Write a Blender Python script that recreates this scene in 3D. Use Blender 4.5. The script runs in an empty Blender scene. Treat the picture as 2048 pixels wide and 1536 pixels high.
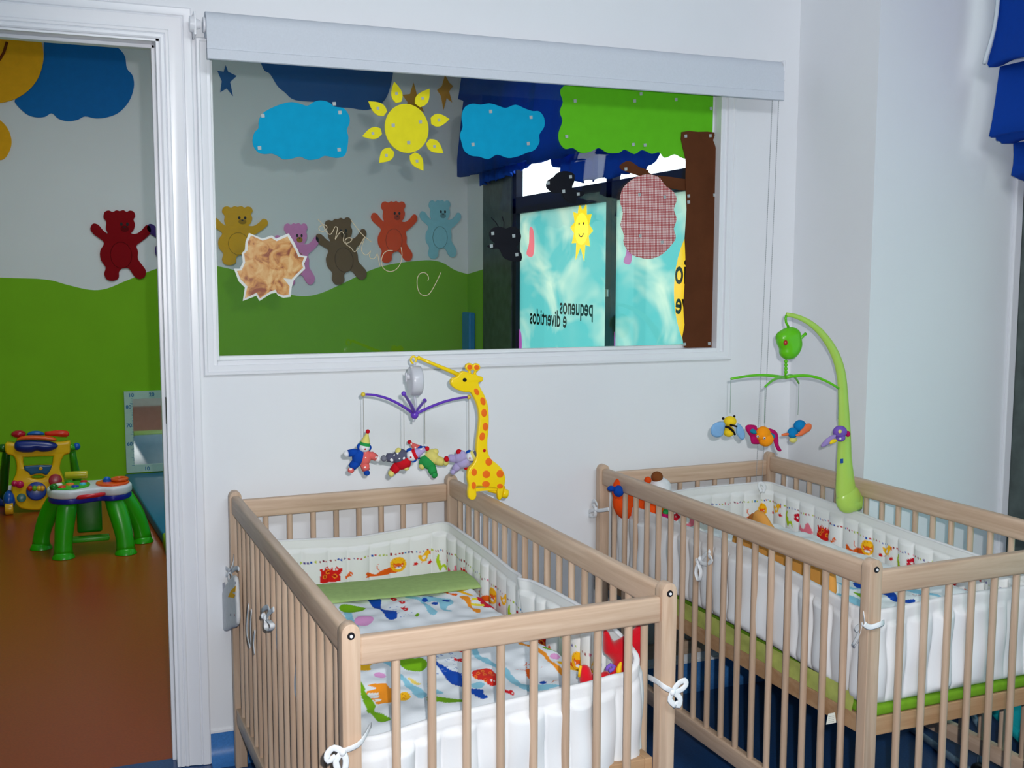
import bpy, bmesh, math, random
import numpy as np
from mathutils import Vector, Matrix
PI = math.pi
random.seed(4); RNG = np.random.default_rng(4)
scn = bpy.context.scene
C = scn.collection

# ------------------------------------------------------------ camera
HC, YAW, PIT, ROL, F = 1.4035, .3745, .102, .0024, 2154.85
cam = bpy.data.objects.new('camera', bpy.data.cameras.new('camera')); C.objects.link(cam)
cam.data.sensor_width = 36; cam.data.lens = 36 * F / 2048
cam.data.clip_start = .05; cam.data.clip_end = 200
cam.matrix_world = (Matrix.Translation((0, 0, HC)) @ Matrix.Rotation(-YAW, 4, 'Z')
                    @ Matrix.Rotation(PI / 2 - PIT, 4, 'X') @ Matrix.Rotation(ROL, 4, 'Z'))
scn.camera = cam

# ------------------------------------------------------------ world, lights, exposure
scn.view_settings.view_transform = 'Standard'; scn.view_settings.look = 'None'
scn.view_settings.gamma = 1; scn.view_settings.use_curve_mapping = False
scn.view_settings.exposure = -.22
try: scn.cycles.use_denoising = True
except Exception: pass
w = bpy.data.worlds.new('overcast_sky'); scn.world = w; w.use_nodes = True
w.node_tree.nodes['Background'].inputs[0].default_value = (.86, .95, 1, 1)
w.node_tree.nodes['Background'].inputs[1].default_value = 2.6

def light(name, kind, loc, energy, color, size=None, aim=None, sy=None):
    l = bpy.data.lights.new(name, kind); l.energy = energy; l.color = color
    o = bpy.data.objects.new(name, l); C.objects.link(o); o.location = loc
    if kind == 'AREA':
        l.shape = 'RECTANGLE'; l.size = size; l.size_y = sy or size
    elif size is not None: l.shadow_soft_size = size
    if aim is not None: o.rotation_euler = (Vector(aim) - Vector(loc)).to_track_quat('-Z', 'Y').to_euler()
    return o
fl = light('camera_flash', 'SPOT', (.055, -.01, HC + .06), 180, (1, .97, .95), .012, (1.3, 3.0, .95))
fl.data.spot_size = math.radians(78); fl.data.spot_blend = .6
# daylight entering our room through the glazed facade on the right (added film below, roman blinds above)
light('facade_daylight', 'AREA', (3.02, .9, 1.05), 14, (.80, .97, 1), 1.7, (0, .9, 1.05), 2.8)
# added fill light from above in both rooms, with no real fixtures
light('nursery_overhead_fill', 'AREA', (.8, -.25, 2.93), 52, (.93, .97, 1), 1.4, (1.0, 2.0, .6), .6)
light('playroom_overhead_fill', 'AREA', (.4, 5.2, 2.93), 31, (.93, .98, 1), 1.0, (.6, 5.3, 0), 1.0)
# daylight above and through the playroom's printed facade
light('playroom_daylight', 'AREA', (2.80, 5.2, 1.0), 9, (.86, .98, 1), 3.0, (0, 5.2, 1.0), 1.5)

# ------------------------------------------------------------ pixel -> place helpers
def U(px, py, x=None, y=None, z=None):
    X = px - 1024; Y = py - 768
    c, s = math.cos(-ROL), math.sin(-ROL); X, Y = X * c - Y * s, X * s + Y * c
    xx = X / F; uu = -Y / F
    yf = math.cos(PIT) + uu * math.sin(PIT); zz = -math.sin(PIT) + uu * math.cos(PIT)
    r = (xx * math.cos(YAW) + yf * math.sin(YAW), -xx * math.sin(YAW) + yf * math.cos(YAW), zz)
    t = y / r[1] if y is not None else (x / r[0] if x is not None else (z - HC) / r[2])
    return Vector((r[0] * t, r[1] * t, r[2] * t + HC))
def zm(pts, off, sc):            # zoomed-crop coordinates to photo coordinates
    return [(off[0] + p[0] / sc, off[1] + p[1] / sc) for p in pts]

# ------------------------------------------------------------ materials
def lin(c):
    return tuple((v / 255 / 12.92) if v / 255 <= .04045 else ((v / 255 + .055) / 1.055) ** 2.4 for v in c)
MATS = {}
def mat(name, rgb, rough=.5, spec=.4, noise=None, bump=None, metal=0, trans=0, coat=0, sheen=0):
    if name in MATS: return MATS[name]
    m = bpy.data.materials.new(name); m.use_nodes = True; nt = m.node_tree; b = nt.nodes['Principled BSDF']
    b.inputs['Roughness'].default_value = rough; b.inputs['Specular IOR Level'].default_value = spec
    b.inputs['Metallic'].default_value = metal; b.inputs['Coat Weight'].default_value = coat
    if sheen: b.inputs['Sheen Weight'].default_value = sheen
    tc = nt.nodes.new('ShaderNodeTexCoord'); n = nt.nodes.new('ShaderNodeTexNoise')
    nt.links.new(tc.outputs['Object'], n.inputs['Vector'])
    sc, amt = noise or (30, .04)
    n.inputs['Scale'].default_value = sc; n.inputs['Detail'].default_value = 4
    r = nt.nodes.new('ShaderNodeValToRGB'); c = lin(rgb)
    r.color_ramp.elements[0].position = .3; r.color_ramp.elements[1].position = .7
    r.color_ramp.elements[0].color = tuple(max(0, v * (1 - amt)) for v in c) + (1,)
    r.color_ramp.elements[1].color = tuple(min(1, v * (1 + amt)) for v in c) + (1,)
    nt.links.new(n.outputs['Fac'], r.inputs['Fac']); nt.links.new(r.outputs['Color'], b.inputs['Base Color'])
    if bump:
        n2 = nt.nodes.new('ShaderNodeTexNoise'); n2.inputs['Scale'].default_value = bump[0]; n2.inputs['Detail'].default_value = 3
        nt.links.new(tc.outputs['Object'], n2.inputs['Vector'])
        bp = nt.nodes.new('ShaderNodeBump'); bp.inputs['Strength'].default_value = bump[1]; bp.inputs['Distance'].default_value = bump[2]
        nt.links.new(n2.outputs['Fac'], bp.inputs['Height']); nt.links.new(bp.outputs['Normal'], b.inputs['Normal'])
    MATS[name] = m; return m
def wood(name, scale, tint=(0, 0, 0)):
    if name in MATS: return MATS[name]
    m = bpy.data.materials.new(name); m.use_nodes = True; nt = m.node_tree; b = nt.nodes['Principled BSDF']
    tc = nt.nodes.new('ShaderNodeTexCoord'); mp = nt.nodes.new('ShaderNodeMapping'); mp.inputs['Scale'].default_value = scale
    oi = nt.nodes.new('ShaderNodeObjectInfo'); ad = nt.nodes.new('ShaderNodeVectorMath'); ad.operation = 'ADD'
    sc = nt.nodes.new('ShaderNodeVectorMath'); sc.operation = 'SCALE'; sc.inputs['Scale'].default_value = 7
    nt.links.new(oi.outputs['Random'], sc.inputs[0]); nt.links.new(tc.outputs['Object'], mp.inputs['Vector'])
    nt.links.new(mp.outputs['Vector'], ad.inputs[0]); nt.links.new(sc.outputs['Vector'], ad.inputs[1])
    n = nt.nodes.new('ShaderNodeTexNoise'); n.inputs['Scale'].default_value = 1; n.inputs['Detail'].default_value = 6
    n.inputs['Roughness'].default_value = .6; n.inputs['Distortion'].default_value = .6
    nt.links.new(ad.outputs['Vector'], n.inputs['Vector'])
    r = nt.nodes.new('ShaderNodeValToRGB'); e = r.color_ramp.elements
    e[0].position = .28; e[1].position = .72
    e[0].color = lin((184 + tint[0], 154 + tint[1], 130 + tint[2])) + (1,); e[1].color = lin((212 + tint[0], 187 + tint[1], 164 + tint[2])) + (1,)
    nt.links.new(n.outputs['Fac'], r.inputs['Fac'])
    h = nt.nodes.new('ShaderNodeHueSaturation'); mr = nt.nodes.new('ShaderNodeMapRange')
    mr.inputs['To Min'].default_value = .90; mr.inputs['To Max'].default_value = 1.06
    nt.links.new(oi.outputs['Random'], mr.inputs['Value']); nt.links.new(mr.outputs['Result'], h.inputs['Value'])
    nt.links.new(r.outputs['Color'], h.inputs['Color']); nt.links.new(h.outputs['Color'], b.inputs['Base Color'])
    b.inputs['Roughness'].default_value = .45; b.inputs['Specular IOR Level'].default_value = .35
    MATS[name] = m; return m
def printed(name, rough=.85, bump=(260, .15, .001)):
    """fabric whose printed pattern is stored in the mesh's own colour attribute"""
    if name in MATS: return MATS[name]
    m = bpy.data.materials.new(name); m.use_nodes = True; nt = m.node_tree; b = nt.nodes['Principled BSDF']
    a = nt.nodes.new('ShaderNodeVertexColor'); a.layer_name = 'print'
    nt.links.new(a.outputs['Color'], b.inputs['Base Color']); b.inputs['Roughness'].default_value = rough
    b.inputs['Specular IOR Level'].default_value = .15
    tc = nt.nodes.new('ShaderNodeTexCoord'); n2 = nt.nodes.new('ShaderNodeTexNoise'); n2.inputs['Scale'].default_value = bump[0]
    nt.links.new(tc.outputs['Object'], n2.inputs['Vector'])
    bp = nt.nodes.new('ShaderNodeBump'); bp.inputs['Strength'].default_value = bump[1]; bp.inputs['Distance'].default_value = bump[2]
    nt.links.new(n2.outputs['Fac'], bp.inputs['Height']); nt.links.new(bp.outputs['Normal'], b.inputs['Normal'])
    MATS[name] = m; return m
def dotted(name, base, dot, scale, size=.3, rough=.8, grid=False):
    if name in MATS: return MATS[name]
    m = bpy.data.materials.new(name); m.use_nodes = True; nt = m.node_tree; b = nt.nodes['Principled BSDF']
    tc = nt.nodes.new('ShaderNodeTexCoord'); v = nt.nodes.new('ShaderNodeTexVoronoi'); v.inputs['Scale'].default_value = scale
    if grid: v.inputs['Randomness'].default_value = 0
    else: v.inputs['Randomness'].default_value = .45
    nt.links.new(tc.outputs['Object'], v.inputs['Vector'])
    r = nt.nodes.new('ShaderNodeValToRGB'); r.color_ramp.interpolation = 'CONSTANT'
    r.color_ramp.elements[0].color = lin(dot) + (1,); r.color_ramp.elements[1].color = lin(base) + (1,); r.color_ramp.elements[1].position = size
    nt.links.new(v.outputs['Distance'], r.inputs['Fac']); nt.links.new(r.outputs['Color'], b.inputs['Base Color'])
    b.inputs['Roughness'].default_value = rough; b.inputs['Specular IOR Level'].default_value = .2
    MATS[name] = m; return m
PLS = dict(rough=.28, spec=.5, noise=(8, .02))          # glossy toy plastic
FAB = dict(rough=.9, spec=.12, noise=(60, .06), bump=(220, .3, .001))
def pl(name, rgb): return mat(name, rgb, **PLS)
def fab(name, rgb): return mat(name, rgb, **FAB)

# ------------------------------------------------------------ object helpers
def link(name, me, m=None, parent=None, smooth=None):
    o = bpy.data.objects.new(name, me); C.objects.link(o)
    if m is not None:
        for x in (m if isinstance(m, (list, tuple)) else [m]): me.materials.append(x)
    if parent is not None: o.parent = parent
    if smooth is not None:
        me.polygons.foreach_set('use_smooth', [True] * len(me.polygons))
        if smooth < 3: 
            try: me.set_sharp_from_angle(angle=smooth)
            except Exception: pass
    return o
def build(name, bm, m=None, parent=None, smooth=None):
    bmesh.ops.recalc_face_normals(bm, faces=bm.faces)
    me = bpy.data.meshes.new(name); bm.to_mesh(me); bm.free()
    return link(name, me, m, parent, smooth)
def empty(name, loc=(0, 0, 0), rz=0):
    o = bpy.data.objects.new(name, None); C.objects.link(o); o.location = loc; o.rotation_euler = (0, 0, rz)
    o.empty_display_size = .05; return o
def tag(o, label=None, cat=None, group=None, kind=None):
    for k, v in (('label', label), ('category', cat), ('group', group), ('kind', kind)):
        if v: o[k] = v
    return o
def struct(o): o['kind'] = 'structure'; return o
def sub(o, parent): o.parent = parent; return o
def local(parent, p):            # world point into an Empty's coordinates
    M = Matrix.Translation(parent.location) @ parent.rotation_euler.to_matrix().to_4x4()
    return M.inverted() @ Vector(p)
def addbox(bm, a, b, bev=0, seg=2, mi=0):
    a = Vector(a); b = Vector(b)
    r = bmesh.ops.create_cube(bm, size=1)
    vs = r['verts']; c = (a + b) / 2; d = b - a
    for v in vs: v.co = Vector((v.co.x * d.x + c.x, v.co.y * d.y + c.y, v.co.z * d.z + c.z))
    fs = {f for v in vs for f in v.link_faces}
    for f in fs: f.material_index = mi
    if bev:
        es = list({e for f in fs for e in f.edges})
        bmesh.ops.bevel(bm, geom=es, offset=bev, segments=seg, profile=.5, affect='EDGES')
    return bm
def box(a, b, bev=0, seg=2): return addbox(bmesh.new(), a, b, bev, seg)
def frames(pts):
    P = [Vector(p) for p in pts]; T = []
    for i in range(len(P)):
        T.append((P[min(i + 1, len(P) - 1)] - P[max(i - 1, 0)]).normalized())
    up = Vector((0, 0, 1)) if abs(T[0].z) < .9 else Vector((1, 0, 0))
    N = [(up - T[0] * up.dot(T[0])).normalized()]
    for i in range(1, len(P)):
        n = N[-1] - T[i] * N[-1].dot(T[i]); N.append(n.normalized() if n.length > 1e-6 else N[-1])
    return P, T, N
def addtube(bm, pts, r, seg=10, flat=1.0, mi=0, caps=True, closed=False):
    P, T, N = frames(pts); rings = []
    R = r if isinstance(r, (list, tuple)) else [r] * len(P)
    for p, t, n, rr in zip(P, T, N, R):
        b = t.cross(n)
        rings.append([bm.verts.new(p + n * math.cos(2 * PI * k / seg) * rr + b * math.sin(2 * PI * k / seg) * rr * flat) for k in range(seg)])
    pairs = list(zip(rings[:-1], rings[1:])) + ([(rings[-1], rings[0])] if closed else [])
    for A, B in pairs:
        for k in range(seg):
            f = bm.faces.new((A[k], A[(k + 1) % seg], B[(k + 1) % seg], B[k])); f.material_index = mi
    if caps and not closed:
        bm.faces.new(rings[0][::-1]).material_index = mi; bm.faces.new(rings[-1]).material_index = mi
    return bm
def tube(pts, r, seg=10, flat=1.0, closed=False): return addtube(bmesh.new(), pts, r, seg, flat, closed=closed)
def addball(bm, c, r, rot=None, seg=16, mi=0):
    r = r if isinstance(r, (tuple, list)) else (r, r, r)
    M = Matrix.Translation(Vector(c)) @ (rot.to_4x4() if rot is not None else Matrix.Identity(4)) @ Matrix.Diagonal((*r, 1))
    res = bmesh.ops.create_uvsphere(bm, u_segments=seg, v_segments=max(6, seg // 2 + 2), radius=1, matrix=M)
    for f in {f for v in res['verts'] for f in v.link_faces}: f.material_index = mi
    return bm
def ball(c, r, rot=None, seg=16): return addball(bmesh.new(), c, r, rot, seg)
def addcyl(bm, a, b, r1, r2=None, seg=20, bev=0):
    a = Vector(a); b = Vector(b); r2 = r1 if r2 is None else r2
    M = Matrix.Translation((a + b) / 2) @ (b - a).to_track_quat('Z', 'Y').to_matrix().to_4x4()
    res = bmesh.ops.create_cone(bm, cap_ends=True, segments=seg, radius1=r1, radius2=r2, depth=(b - a).length, matrix=M)
    if bev:
        es = {e for v in res['verts'] for e in v.link_edges if len(e.link_faces) == 2 and any(len(f.verts) > 4 for f in e.link_faces)}
        bmesh.ops.bevel(bm, geom=list(es), offset=bev, segments=2, profile=.5, affect='EDGES')
    return bm
def cyl(a, b, r1, r2=None, seg=20, bev=0): return addcyl(bmesh.new(), a, b, r1, r2, seg, bev)
def smooth_poly(pts, n=4, closed=True):     # Catmull-Rom through the points
    P = [Vector((*p, 0)) if len(p) == 2 else Vector(p) for p in pts]; out = []; N = len(P)
    rng = range(N) if closed else range(N - 1)
    for i in rng:
        if closed: a, b, c, d = P[i - 1], P[i], P[(i + 1) % N], P[(i + 2) % N]
        else: a, b, c, d = P[max(i - 1, 0)], P[i], P[i + 1], P[min(i + 2, N - 1)]
        for k in range(n):
            t = k / n
            out.append(.5 * ((2 * b) + (c - a) * t + (2 * a - 5 * b + 4 * c - d) * t * t + (3 * b - a - 3 * c + d) * t ** 3))
    if not closed: out.append(P[-1])
    return [tuple(v) if len(pts[0]) == 3 else (v.x, v.y) for v in out]
def area2(p): return sum(p[i - 1][0] * p[i][1] - p[i][0] * p[i - 1][1] for i in range(len(p)))
def plate_mesh(outline, thick, holes=(), bev=0.0, name='plate'):
    """flat cut-out with real thickness: 2D outline in XY, thickness along Z (centred)"""
    cu = bpy.data.curves.new(name, 'CURVE'); cu.dimensions = '2D'; cu.fill_mode = 'BOTH'
    for pts in [outline] + list(holes):
        s = cu.splines.new('POLY'); s.points.add(len(pts) - 1)
        for q, p in zip(s.points, pts): q.co = (p[0], p[1], 0, 1)
        s.use_cyclic_u = True
    cu.extrude = max(1e-4, thick / 2 - bev)
    if bev: cu.bevel_depth = bev; cu.offset = -bev; cu.bevel_resolution = 2
    o = bpy.data.objects.new(name, cu); C.objects.link(o)
    dg = bpy.context.evaluated_depsgraph_get(); me = bpy.data.meshes.new_from_object(o.evaluated_get(dg))
    bpy.data.objects.remove(o); bpy.data.curves.remove(cu)
    return me
AX = {'y': lambda a, b, c, d: (a, d - c, b), 'x': lambda a, b, c, d: (d - c, a, b), 'z': lambda a, b, c, d: (a, b, d + c)}
def plate(name, outline, thick, plane, d, m, parent=None, holes=(), bev=0.0, org=(0, 0, 0)):
    """plane 'y': outline is (x,z) at y=d (front towards -y); 'x': outline is (y,z) at x=d; 'z': outline is (x,y) at z=d"""
    me = plate_mesh(outline, thick, holes, bev, name)
    f = AX[plane]
    for v in me.vertices: v.co = Vector(f(v.co.x, v.co.y, v.co.z, d)) - Vector(org)
    bm = bmesh.new(); bm.from_mesh(me); bmesh.ops.remove_doubles(bm, verts=bm.verts, dist=1e-6)
    bmesh.ops.recalc_face_normals(bm, faces=bm.faces); bm.to_mesh(me); bm.free()
    return link(name, me, m, parent, .6)
def px_y(pts, y): return [(p.x, p.z) for p in (U(a, b, y=y) for a, b in pts)]
def px_x(pts, x): return [(p.y, p.z) for p in (U(a, b, x=x) for a, b in pts)]
def ell(cx, cy, rx, ry=None, n=20, rot=0):
    ry = ry or rx; c, s = math.cos(rot), math.sin(rot)
    return [(cx + rx * math.cos(t) * c - ry * math.sin(t) * s, cy + rx * math.cos(t) * s + ry * math.sin(t) * c) for t in (2 * PI * k / n for k in range(n))]
def inside(px, py, poly):
    r = np.zeros(px.shape, bool); n = len(poly)
    for i in range(n):
        x1, y1 = poly[i - 1]; x2, y2 = poly[i]
        if y1 == y2: continue
        c = ((y1 > py) != (y2 > py)) & (px < (x2 - x1) * (py - y1) / (y2 - y1) + x1); r ^= c
    return r
def seg_dist(px, py, pts, closed=False):
    best = np.full(px.shape, 1e9); qx = px.copy(); qy = py.copy(); n = len(pts)
    for i in range(0 if closed else 1, n):
        x1, y1 = pts[i - 1]; x2, y2 = pts[i]; dx, dy = x2 - x1, y2 - y1; L = dx * dx + dy * dy + 1e-18
        t = np.clip(((px - x1) * dx + (py - y1) * dy) / L, 0, 1); cx = x1 + t * dx; cy = y1 + t * dy
        d = np.hypot(px - cx, py - cy); k = d < best; best[k] = d[k]; qx[k] = cx[k]; qy[k] = cy[k]
    return best, qx, qy
def puff(name, outline, depth, cell, plane, d, m, parent=None, round_r=None, back=True, org=(0, 0, 0)):
    """stuffed shape: outline inflated to a rounded cushion on both sides"""
    xs = [p[0] for p in outline]; ys = [p[1] for p in outline]
    nx = int((max(xs) - min(xs)) / cell) + 3; ny = int((max(ys) - min(ys)) / cell) + 3
    gx, gy = np.meshgrid(min(xs) - cell + np.arange(nx + 1) * cell, min(ys) - cell + np.arange(ny + 1) * cell, indexing='ij')
    ins = inside(gx, gy, outline); dist, qx, qy = seg_dist(gx, gy, outline, True)
    R = round_r or depth * 1.6
    h = np.where(ins, depth * np.sqrt(np.clip(1 - (1 - np.clip(dist / R, 0, 1)) ** 2, 0, 1)), 0)
    X = np.where(ins, gx, qx); Y = np.where(ins, gy, qy)
    bm = bmesh.new(); ids = {}
    def vert(i, j, s):
        if not ins[i, j]: s = 0
        k = (i, j, s)
        if k not in ids: ids[k] = bm.verts.new(Vector(AX[plane](X[i, j], Y[i, j], h[i, j] * s, d)) - Vector(org))
        return ids[k]
    for i in range(nx):
        for j in range(ny):
            if ins[i, j] or ins[i + 1, j] or ins[i, j + 1] or ins[i + 1, j + 1]:
                for s in ((1, -1) if back else (1,)):
                    q = [vert(i, j, s), vert(i + 1, j, s), vert(i + 1, j + 1, s), vert(i, j + 1, s)]
                    q = list(dict.fromkeys(q))
                    if len(q) > 2:
                        try: bm.faces.new(q)
                        except ValueError: pass
    bmesh.ops.remove_doubles(bm, verts=bm.verts, dist=cell * .05)
    return build(name, bm, m, parent, 9)
def grid(name, P, m=None, parent=None, col=None, wrap=False, closev=False, smooth=9):
    n, k = P.shape[:2]; me = bpy.data.meshes.new(name)
    idx = np.arange(n * k).reshape(n, k)
    A = idx if not wrap else np.vstack([idx, idx[:1]])
    if closev: A = np.hstack([A, A[:, :1]])
    F_ = np.stack([A[:-1, :-1], A[1:, :-1], A[1:, 1:], A[:-1, 1:]], -1).reshape(-1, 4)
    me.vertices.add(n * k); me.vertices.foreach_set('co', P.reshape(-1).astype(np.float32))
    me.loops.add(F_.size); me.loops.foreach_set('vertex_index', F_.reshape(-1).astype(np.int32))
    me.polygons.add(len(F_)); me.polygons.foreach_set('loop_start', np.arange(0, F_.size, 4, dtype=np.int32))
    me.update(calc_edges=True)
    if col is not None:
        a = me.color_attributes.new('print', 'FLOAT_COLOR', 'POINT')
        L = np.where(col / 255 <= .04045, col / 255 / 12.92, ((col / 255 + .055) / 1.055) ** 2.4)
        a.data.foreach_set('color', np.concatenate([L.reshape(-1, 3), np.ones((n * k, 1))], 1).reshape(-1).astype(np.float32))
    return link(name, me, m, parent, smooth)
class Paint:
    """a printed textile pattern: flat shapes in cloth coordinates"""
    def __init__(s, u, v, base): s.u = u; s.v = v; s.c = np.empty(u.shape + (3,)); s.c[:] = base
    def _box(s, xs, ys, pad=0): return (s.u >= min(xs) - pad) & (s.u <= max(xs) + pad) & (s.v >= min(ys) - pad) & (s.v <= max(ys) + pad)
    def poly(s, pts, col):
        k = s._box([p[0] for p in pts], [p[1] for p in pts])
        if k.any():
            idx = np.nonzero(k); r = inside(s.u[idx], s.v[idx], pts); s.c[tuple(i[r] for i in idx)] = col
    def oval(s, cx, cy, rx, ry, col, rot=0): s.poly(ell(cx, cy, rx, ry, 20, rot), col)
    def stroke(s, pts, wd, col):
        k = s._box([p[0] for p in pts], [p[1] for p in pts], wd)
        if k.any():
            idx = np.nonzero(k); dd, _, _ = seg_dist(s.u[idx], s.v[idx], pts); r = dd < wd / 2; s.c[tuple(i[r] for i in idx)] = col

# ------------------------------------------------------------ the two rooms
YW, YW2 = 3.0967, 3.22          # our face / playroom face of the partition
YB, XR2 = 7.6, 2.63             # playroom back wall, playroom right wall
XC, YP, XF = 2.25, 2.703, 2.844 # corner, pillar face, facade plane
XL, YF, ZC = -1.6, -1.6, 3.0
white = mat('white_wall_paint', (236, 239, 244), .75, .2, (3, .012), (90, .08, .002))
M_green = mat('green_mural_paint', (124, 188, 10), .65, .3, (4, .03))
M_trim = mat('white_gloss_paint', (238, 240, 246), .28, .5, (5, .01))
M_navy = mat('navy_vinyl_floor', (34, 72, 124), .32, .45, (160, .22))
M_brown = mat('terracotta_vinyl_floor', (146, 60, 15), .3, .45, (120, .12))
M_cove = mat('blue_vinyl_cove', (62, 122, 190), .35, .4, (160, .12))
M_ceil = mat('ceiling_white', (235, 236, 238), .9, .1)
M_stone = mat('dark_green_grey_stone', (72, 84, 82), .4, .5, (14, .35))
M_dark = mat('dark_blue_window_frame', (12, 20, 38), .5, .25)

DX0, DX1, DZ = -.66, .205, 2.03              # door opening
GX0, GX1, GZ0, GZ1 = .318, 1.962, 1.145, 2.03  # window opening
bm = bmesh.new()
for a, b in (((XL, 0), (DX0, ZC)), ((DX0, DZ), (DX1, ZC)), ((DX1, 0), (GX0, ZC)), ((GX0, 0), (GX1, GZ0)), ((GX0, GZ1), (GX1, ZC)), ((GX1, 0), (XR2 + .3, ZC))):
    addbox(bm, (a[0], YW, a[1]), (b[0], YW2, b[1]))
struct(build('wall_back', bm, white))
struct(build('wall_pillar', box((XC, YP, 0), (XF + .2, YW - .0005, ZC)), white))
struct(build('wall_left', box((XL - .1, YF, 0), (XL, YW - .0005, ZC)), white))
struct(build('wall_front', box((XL, YF - .1, 0), (XF, YF, ZC)), white))
struct(build('floor', box((XL, YF, -.1), (XF + .2, YW + .06, 0)), M_navy))
struct(build('floor_playroom', box((XL, YW + .0605, -.1), (XR2 + .3, YB, 0)), M_brown))
struct(build('ceiling', box((XL - .1, YF - .1, ZC), (XF + .3, YB + .2, ZC + .1)), M_ceil))
# facade of our room: stone pier, spandrel, lintel
bm = bmesh.new()
addbox(bm, (XF, 2.35, 0), (XF + .2, YP, ZC)); addbox(bm, (XF, YF, 2.75), (XF + .2, 2.35, ZC)); addbox(bm, (XF, YF, 0), (XF + .2, 2.35, .12))
addbox(bm, (XF, YF, .12), (XF + .2, -.6, 2.75))
struct(build('wall_facade', bm, M_stone))
struct(build('trim_pillar_edge', box((XF - .03, YP - .012, 0), (XF, YP, ZC), .003), M_trim))
bm = bmesh.new()
for y in (-.6, .85, 2.31): addbox(bm, (XF + .02, y, .12), (XF + .08, y + .05, 2.75))
addbox(bm, (XF + .02, -.6, 1.9), (XF + .08, 2.35, 1.97)); addbox(bm, (XF + .02, -.6, .12), (XF + .08, 2.35, .2)); addbox(bm, (XF + .02, -.6, 2.68), (XF + .08, 2.35, 2.75))
struct(build('window_2', bm, M_dark))
# playroom walls with the painted green hill
hill = [(-2.0, 560), (-.514, 555)]
HP = [(XL, 1.40), (-.9, 1.40), (-.514, 1.372), (-.25, 1.36), (-.12, 1.325), (.017, 1.292), (.12, 1.30), (.25, 1.355), (.458, 1.438), (.63, 1.462), (.815, 1.452), (1.0, 1.405), (1.15, 1.33), (1.27, 1.27), (1.40, 1.243), (1.53, 1.262),
      (1.70, 1.335), (1.88, 1.42), (2.05, 1.47), (2.303, 1.50), (2.43, 1.485), (2.53, 1.43), (XR2, 1.40)]
HP = smooth_poly(HP, 4, False)
def mural(name, axis, d, prof, back):
    """wall whose lower part is painted green below the curve prof"""
    bm = bmesh.new()
    def V(a, z, t): return bm.verts.new((a, d + t, z) if axis == 'y' else (d + t, a, z))
    cols = [(V(a, 0, 0), V(a, z, 0), V(a, ZC, 0)) for a, z in prof]
    for (p, q) in zip(cols[:-1], cols[1:]):
        f = bm.faces.new((p[0], q[0], q[1], p[1])); f.material_index = 1
        bm.faces.new((p[1], q[1], q[2], p[2]))
    bmesh.ops.solidify(bm, geom=list(bm.faces), thickness=.0001)
    o = build(name, bm, [white, M_green]); return struct(o)
def mural_box(name, axis, d, prof, t):
    bm = bmesh.new()
    for (a0, z0), (a1, z1) in zip(prof[:-1], prof[1:]):
        for lo0, lo1, hi0, hi1, mi in ((0, 0, z0, z1, 1), (z0, z1, ZC, ZC, 0)):
            vs = []
            for dd in (d, d + t):
                for a, z in ((a0, lo0), (a1, lo1), (a1, hi1), (a0, hi0)):
                    vs.append(bm.verts.new((a, dd, z) if axis == 'y' else (dd, a, z)))
            for q in ((0, 1, 2, 3), (7, 6, 5, 4), (0, 4, 5, 1), (3, 2, 6, 7)):
                f = bm.faces.new([vs[i] for i in q]); f.material_index = mi
    bmesh.ops.remove_doubles(bm, verts=bm.verts, dist=1e-5)
    seen = {}; kill = []
    for f in bm.faces:
        k = tuple(sorted(v.index for v in f.verts))
    bm.faces.ensure_lookup_table()
    return struct(build(name, bm, [white, M_green]))
mural_box('wall_playroom_back', 'y', YB, HP, .1)
mural_box('wall_playroom_left', 'x', XL, [(YW2, 1.3), (YB, 1.4)], -.1)
SY0, SY1 = 7.245, 6.70
mural_box('wall_playroom_right', 'x', XR2, [(SY0, 1.435), (YB, 1.40)], .1)
struct(build('baseboard_playroom', box((XL, YB - .012, 0), (XR2, YB, .03), .003), M_trim))
struct(build('trim_stone_pier', box((XR2 - .006, SY1, 0), (XR2 + .06, SY0, ZC)), M_stone))
bm = bmesh.new(); addbox(bm, (XR2, YW2, 2.75), (XR2 + .1, SY1, ZC)); addbox(bm, (XR2, YW2, 0), (XR2 + .1, SY1, .15)); addbox(bm, (XR2, YW2, .15), (XR2 + .1, 3.4, 2.75))
struct(build('wall_playroom_facade', bm, M_stone))
# baseboards
bm = bmesh.new()
for x0, x1 in ((XL, DX0 - .09), (.285, XC)):
    prof = [(0, .0), (.055, .0), (.035, .004), (.018, .014), (.008, .03), (.004, .05), (.003, .082), (0, .082)]
    L = [bm.verts.new((x0, YW - a, z + .0003)) for a, z in prof]; R = [bm.verts.new((x1, YW - a, z + .0003)) for a, z in prof]
    for i in range(len(prof)): bm.faces.new((L[i], L[i - 1], R[i - 1], R[i]))
    bm.faces.new(L); bm.faces.new(R[::-1])
struct(build('baseboard_back', bm, M_cove, None, .7))
struct(build('trim_1', box((.285, YW - .005, .083), (XC, YW, .092), .001), M_trim))
struct(build('baseboard_pillar', box((XC - .004, YP - .004, 0), (XF, YW, .082)), M_cove))

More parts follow.
